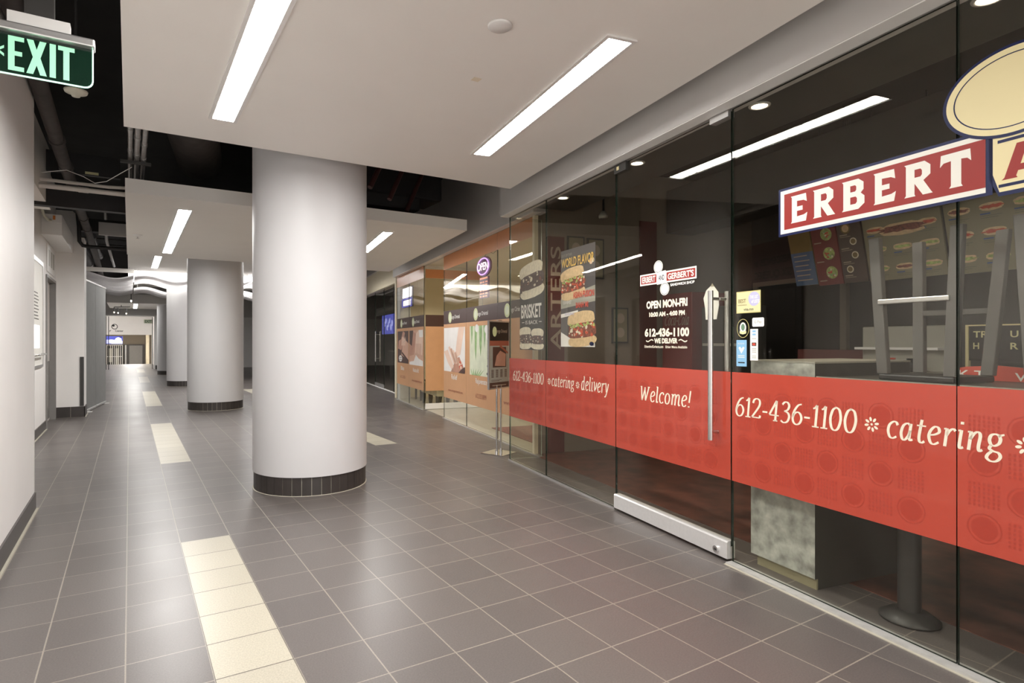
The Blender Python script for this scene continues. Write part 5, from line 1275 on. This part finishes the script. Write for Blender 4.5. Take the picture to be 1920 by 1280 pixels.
# standing sign in front of the spa corner (turned a little towards the corridor)
RZ = rad(23)
cx_, cy_ = 3.855, 5.93
st = thing('sign_stand', 'chrome pedestal sign stand with a dark spa menu poster', 'sign stand', (cx_, cy_, 0), 'W')
st.o.rotation_euler = (0, 0, RZ); st.org = (0, 0, 0)
part(st, 'base', M('chrome').box(-.16, .16, -.16, .16, 0, .008), .002)
for x in (-.045, .045): part(st, 'pole', M('chrome').tube([(x, 0, .008), (x, 0, .82)], .011, 14).tube([(x, 0, .008), (x, 0, .05)], .018, 14))
part(st, 'frame', M('aluminium').box(-.225, -.21, -.012, .012, .78, 1.60).box(.21, .225, -.012, .012, .78, 1.60).box(-.21, .21, -.012, .012, 1.585, 1.60).box(-.21, .21, -.012, .012, .78, .795))
po = part(st, 'poster', M('photo_dark').box(-.21, .21, -.006, .008, .795, 1.585))
pm = M('poster_dark'); g0, g1, g2 = front_at(-.0068), front_at(-.0074), front_at(-.008)
pm.rect(-.21, .21, 1.36, 1.585, g0, 'black'); pm.rect(-.21, .21, 1.30, 1.36, g0, 'text_brown'); pm.rect(-.21, .21, .86, 1.30, g0, 'cooler_grey'); pm.rect(-.21, .21, .795, .86, g0, 'photo_dark')
pm.ell(-.10, 1.47, .045, .06, g1, 'logo_green'); pm.text('ange Oriental', -.05, .17, 1.445, 1.50, g1, 'dim_text')
pm.rect(-.14, .15, 1.04, 1.285, g1, 'photo_dark'); pm.flat([[(-.10, 1.06), (.13, 1.05), (.14, 1.20), (.02, 1.24), (-.06, 1.18)]], g2, 'skin_b'); pm.flat([[(.0, 1.29), (.18, 1.20), (.19, 1.22), (.03, 1.31)]], g2, 'text_brown')
for c in range(4):
    for r in range(7): pm.rect(-.17 + c * .095, -.12 + c * .095, .92 + r * .014, .928 + r * .014, g1, 'photo_dark')
pm.rect(-.17, .05, .885, .890, g1, 'photo_dark'); pm.rect(-.17, .0, .873, .878, g1, 'photo_dark'); pm.rect(-.15, .15, .82, .828, g1, 'dim_text')
part(st, 'print', pm, parent=po)
part(st, 'top_clip', M('aluminium').box(-.03, .05, -.012, .012, 1.60, 1.612))

# ================================================================== FARTHER SHOP
def far_panel(u0, u1, label):
    t = thing('glass_panel', label, 'glass panel', (u0, 3.45, 0), 'S', 'far shop glass')
    part(t, 'glass', M('glass', 'glass_edge').pane(u0 + .003, u1 - .003, 3.45, 3.462, .012, 2.86, 'glass', 'glass_edge'))
    return t
far_panel(-15.3, -13.95, 'dark glass panel of the farther shop next to the spa')
fdn = thing('glass_door', 'glass door of the farther dark shop with a steel pull bar', 'door', (-16.5, 3.45, 0))
part(fdn, 'glass', M('glass', 'glass_edge').pane(-17.8, -16.55, 3.45, 3.462, .10, 2.84, 'glass', 'glass_edge'))
part(fdn, 'bottom_rail', M('aluminium').box(-17.8, -16.55, 3.435, 3.477, .012, .12))
for v in (3.39, 3.53): part(fdn, 'handle', M('steel').tube([(-17.45, v, .76), (-17.45, v, 1.66)], .018, 12).tube([(-17.45, v, .85), (-17.45, 3.456, .85)], .01, 8).tube([(-17.45, v, 1.57), (-17.45, 3.456, 1.57)], .01, 8))
far_panel(-16.5, -15.3, 'dark glass panel between the far door and the spa')
far_panel(-19.2, -17.85, 'dark glass panel left of the far glass door')
for k in range(5): far_panel(-20.6 - 1.4 * k, -19.2 - 1.4 * k, 'dark far glass panel glimpsed between the columns, %s along' % ('first', 'second', 'third', 'fourth', 'fifth')[k])
struct('trim_6', M('white_metal').box(-13.95, -13.5, 3.2, 3.46, 0, 2.86).box(-26.2, -13.95, 3.42, 3.48, 0, .012), 'S')
struct('wall_far_shop', M('duct_grey', 'dark_laminate').box(-34, -13.9, 7.0, 7.1, 0, 4.1, 'dark_laminate').box(-34, -33.9, 3.4, 7.0, 0, 4.1, 'dark_laminate'), 'S')
struct('floor_far_shop', M('base_vinyl').box(-34, -13.9, 3.49, 7.0, 0, .004), 'S')
tvb = thing('television', 'blue glowing screen inside the farther dark shop', 'screen', (-17.2, 4.2, 1.6))
part(tvb, 'frame', M('black').box(-19.4, -17.5, 3.99, 4.05, 1.58, 2.24)); part(tvb, 'screen', M('screen_blue').box(-19.36, -17.54, 3.98, 3.99, 1.60, 2.22))
tm = M('screen_pale')
for k in range(7): tm.flat([blob(-18.9 + .18 * k, 1.92 + .12 * math.sin(k * 2.1), .10, .09, 10, .3)], front_at(3.976), 'screen_pale')
part(tvb, 'picture', tm)
fs_ = thing('shop_counter', 'dark counter inside the farther shop below the blue screen', 'counter', (-18, 4.6, 0))
part(fs_, 'body', M('dark_laminate').box(-21, -16, 4.6, 5.2, .004, 1.0)); part(fs_, 'ledge', M('cooler_grey').box(-21, -16, 4.55, 5.25, 1.0, 1.04))
hd = thing('hanging_sign', 'dim hanging sign strip inside the farther shop', 'sign', (-19, 4.3, 2.4))
part(hd, 'board', M('duct_grey').box(-22, -17.6, 4.3, 4.34, 2.32, 2.60))
hdm = M('text_white')
for k in range(16): hdm.rect(-21.7 + k * .25, -21.55 + k * .25, 2.42, 2.52, front_at(4.298), 'cooler_grey')
part(hd, 'lettering', hdm)
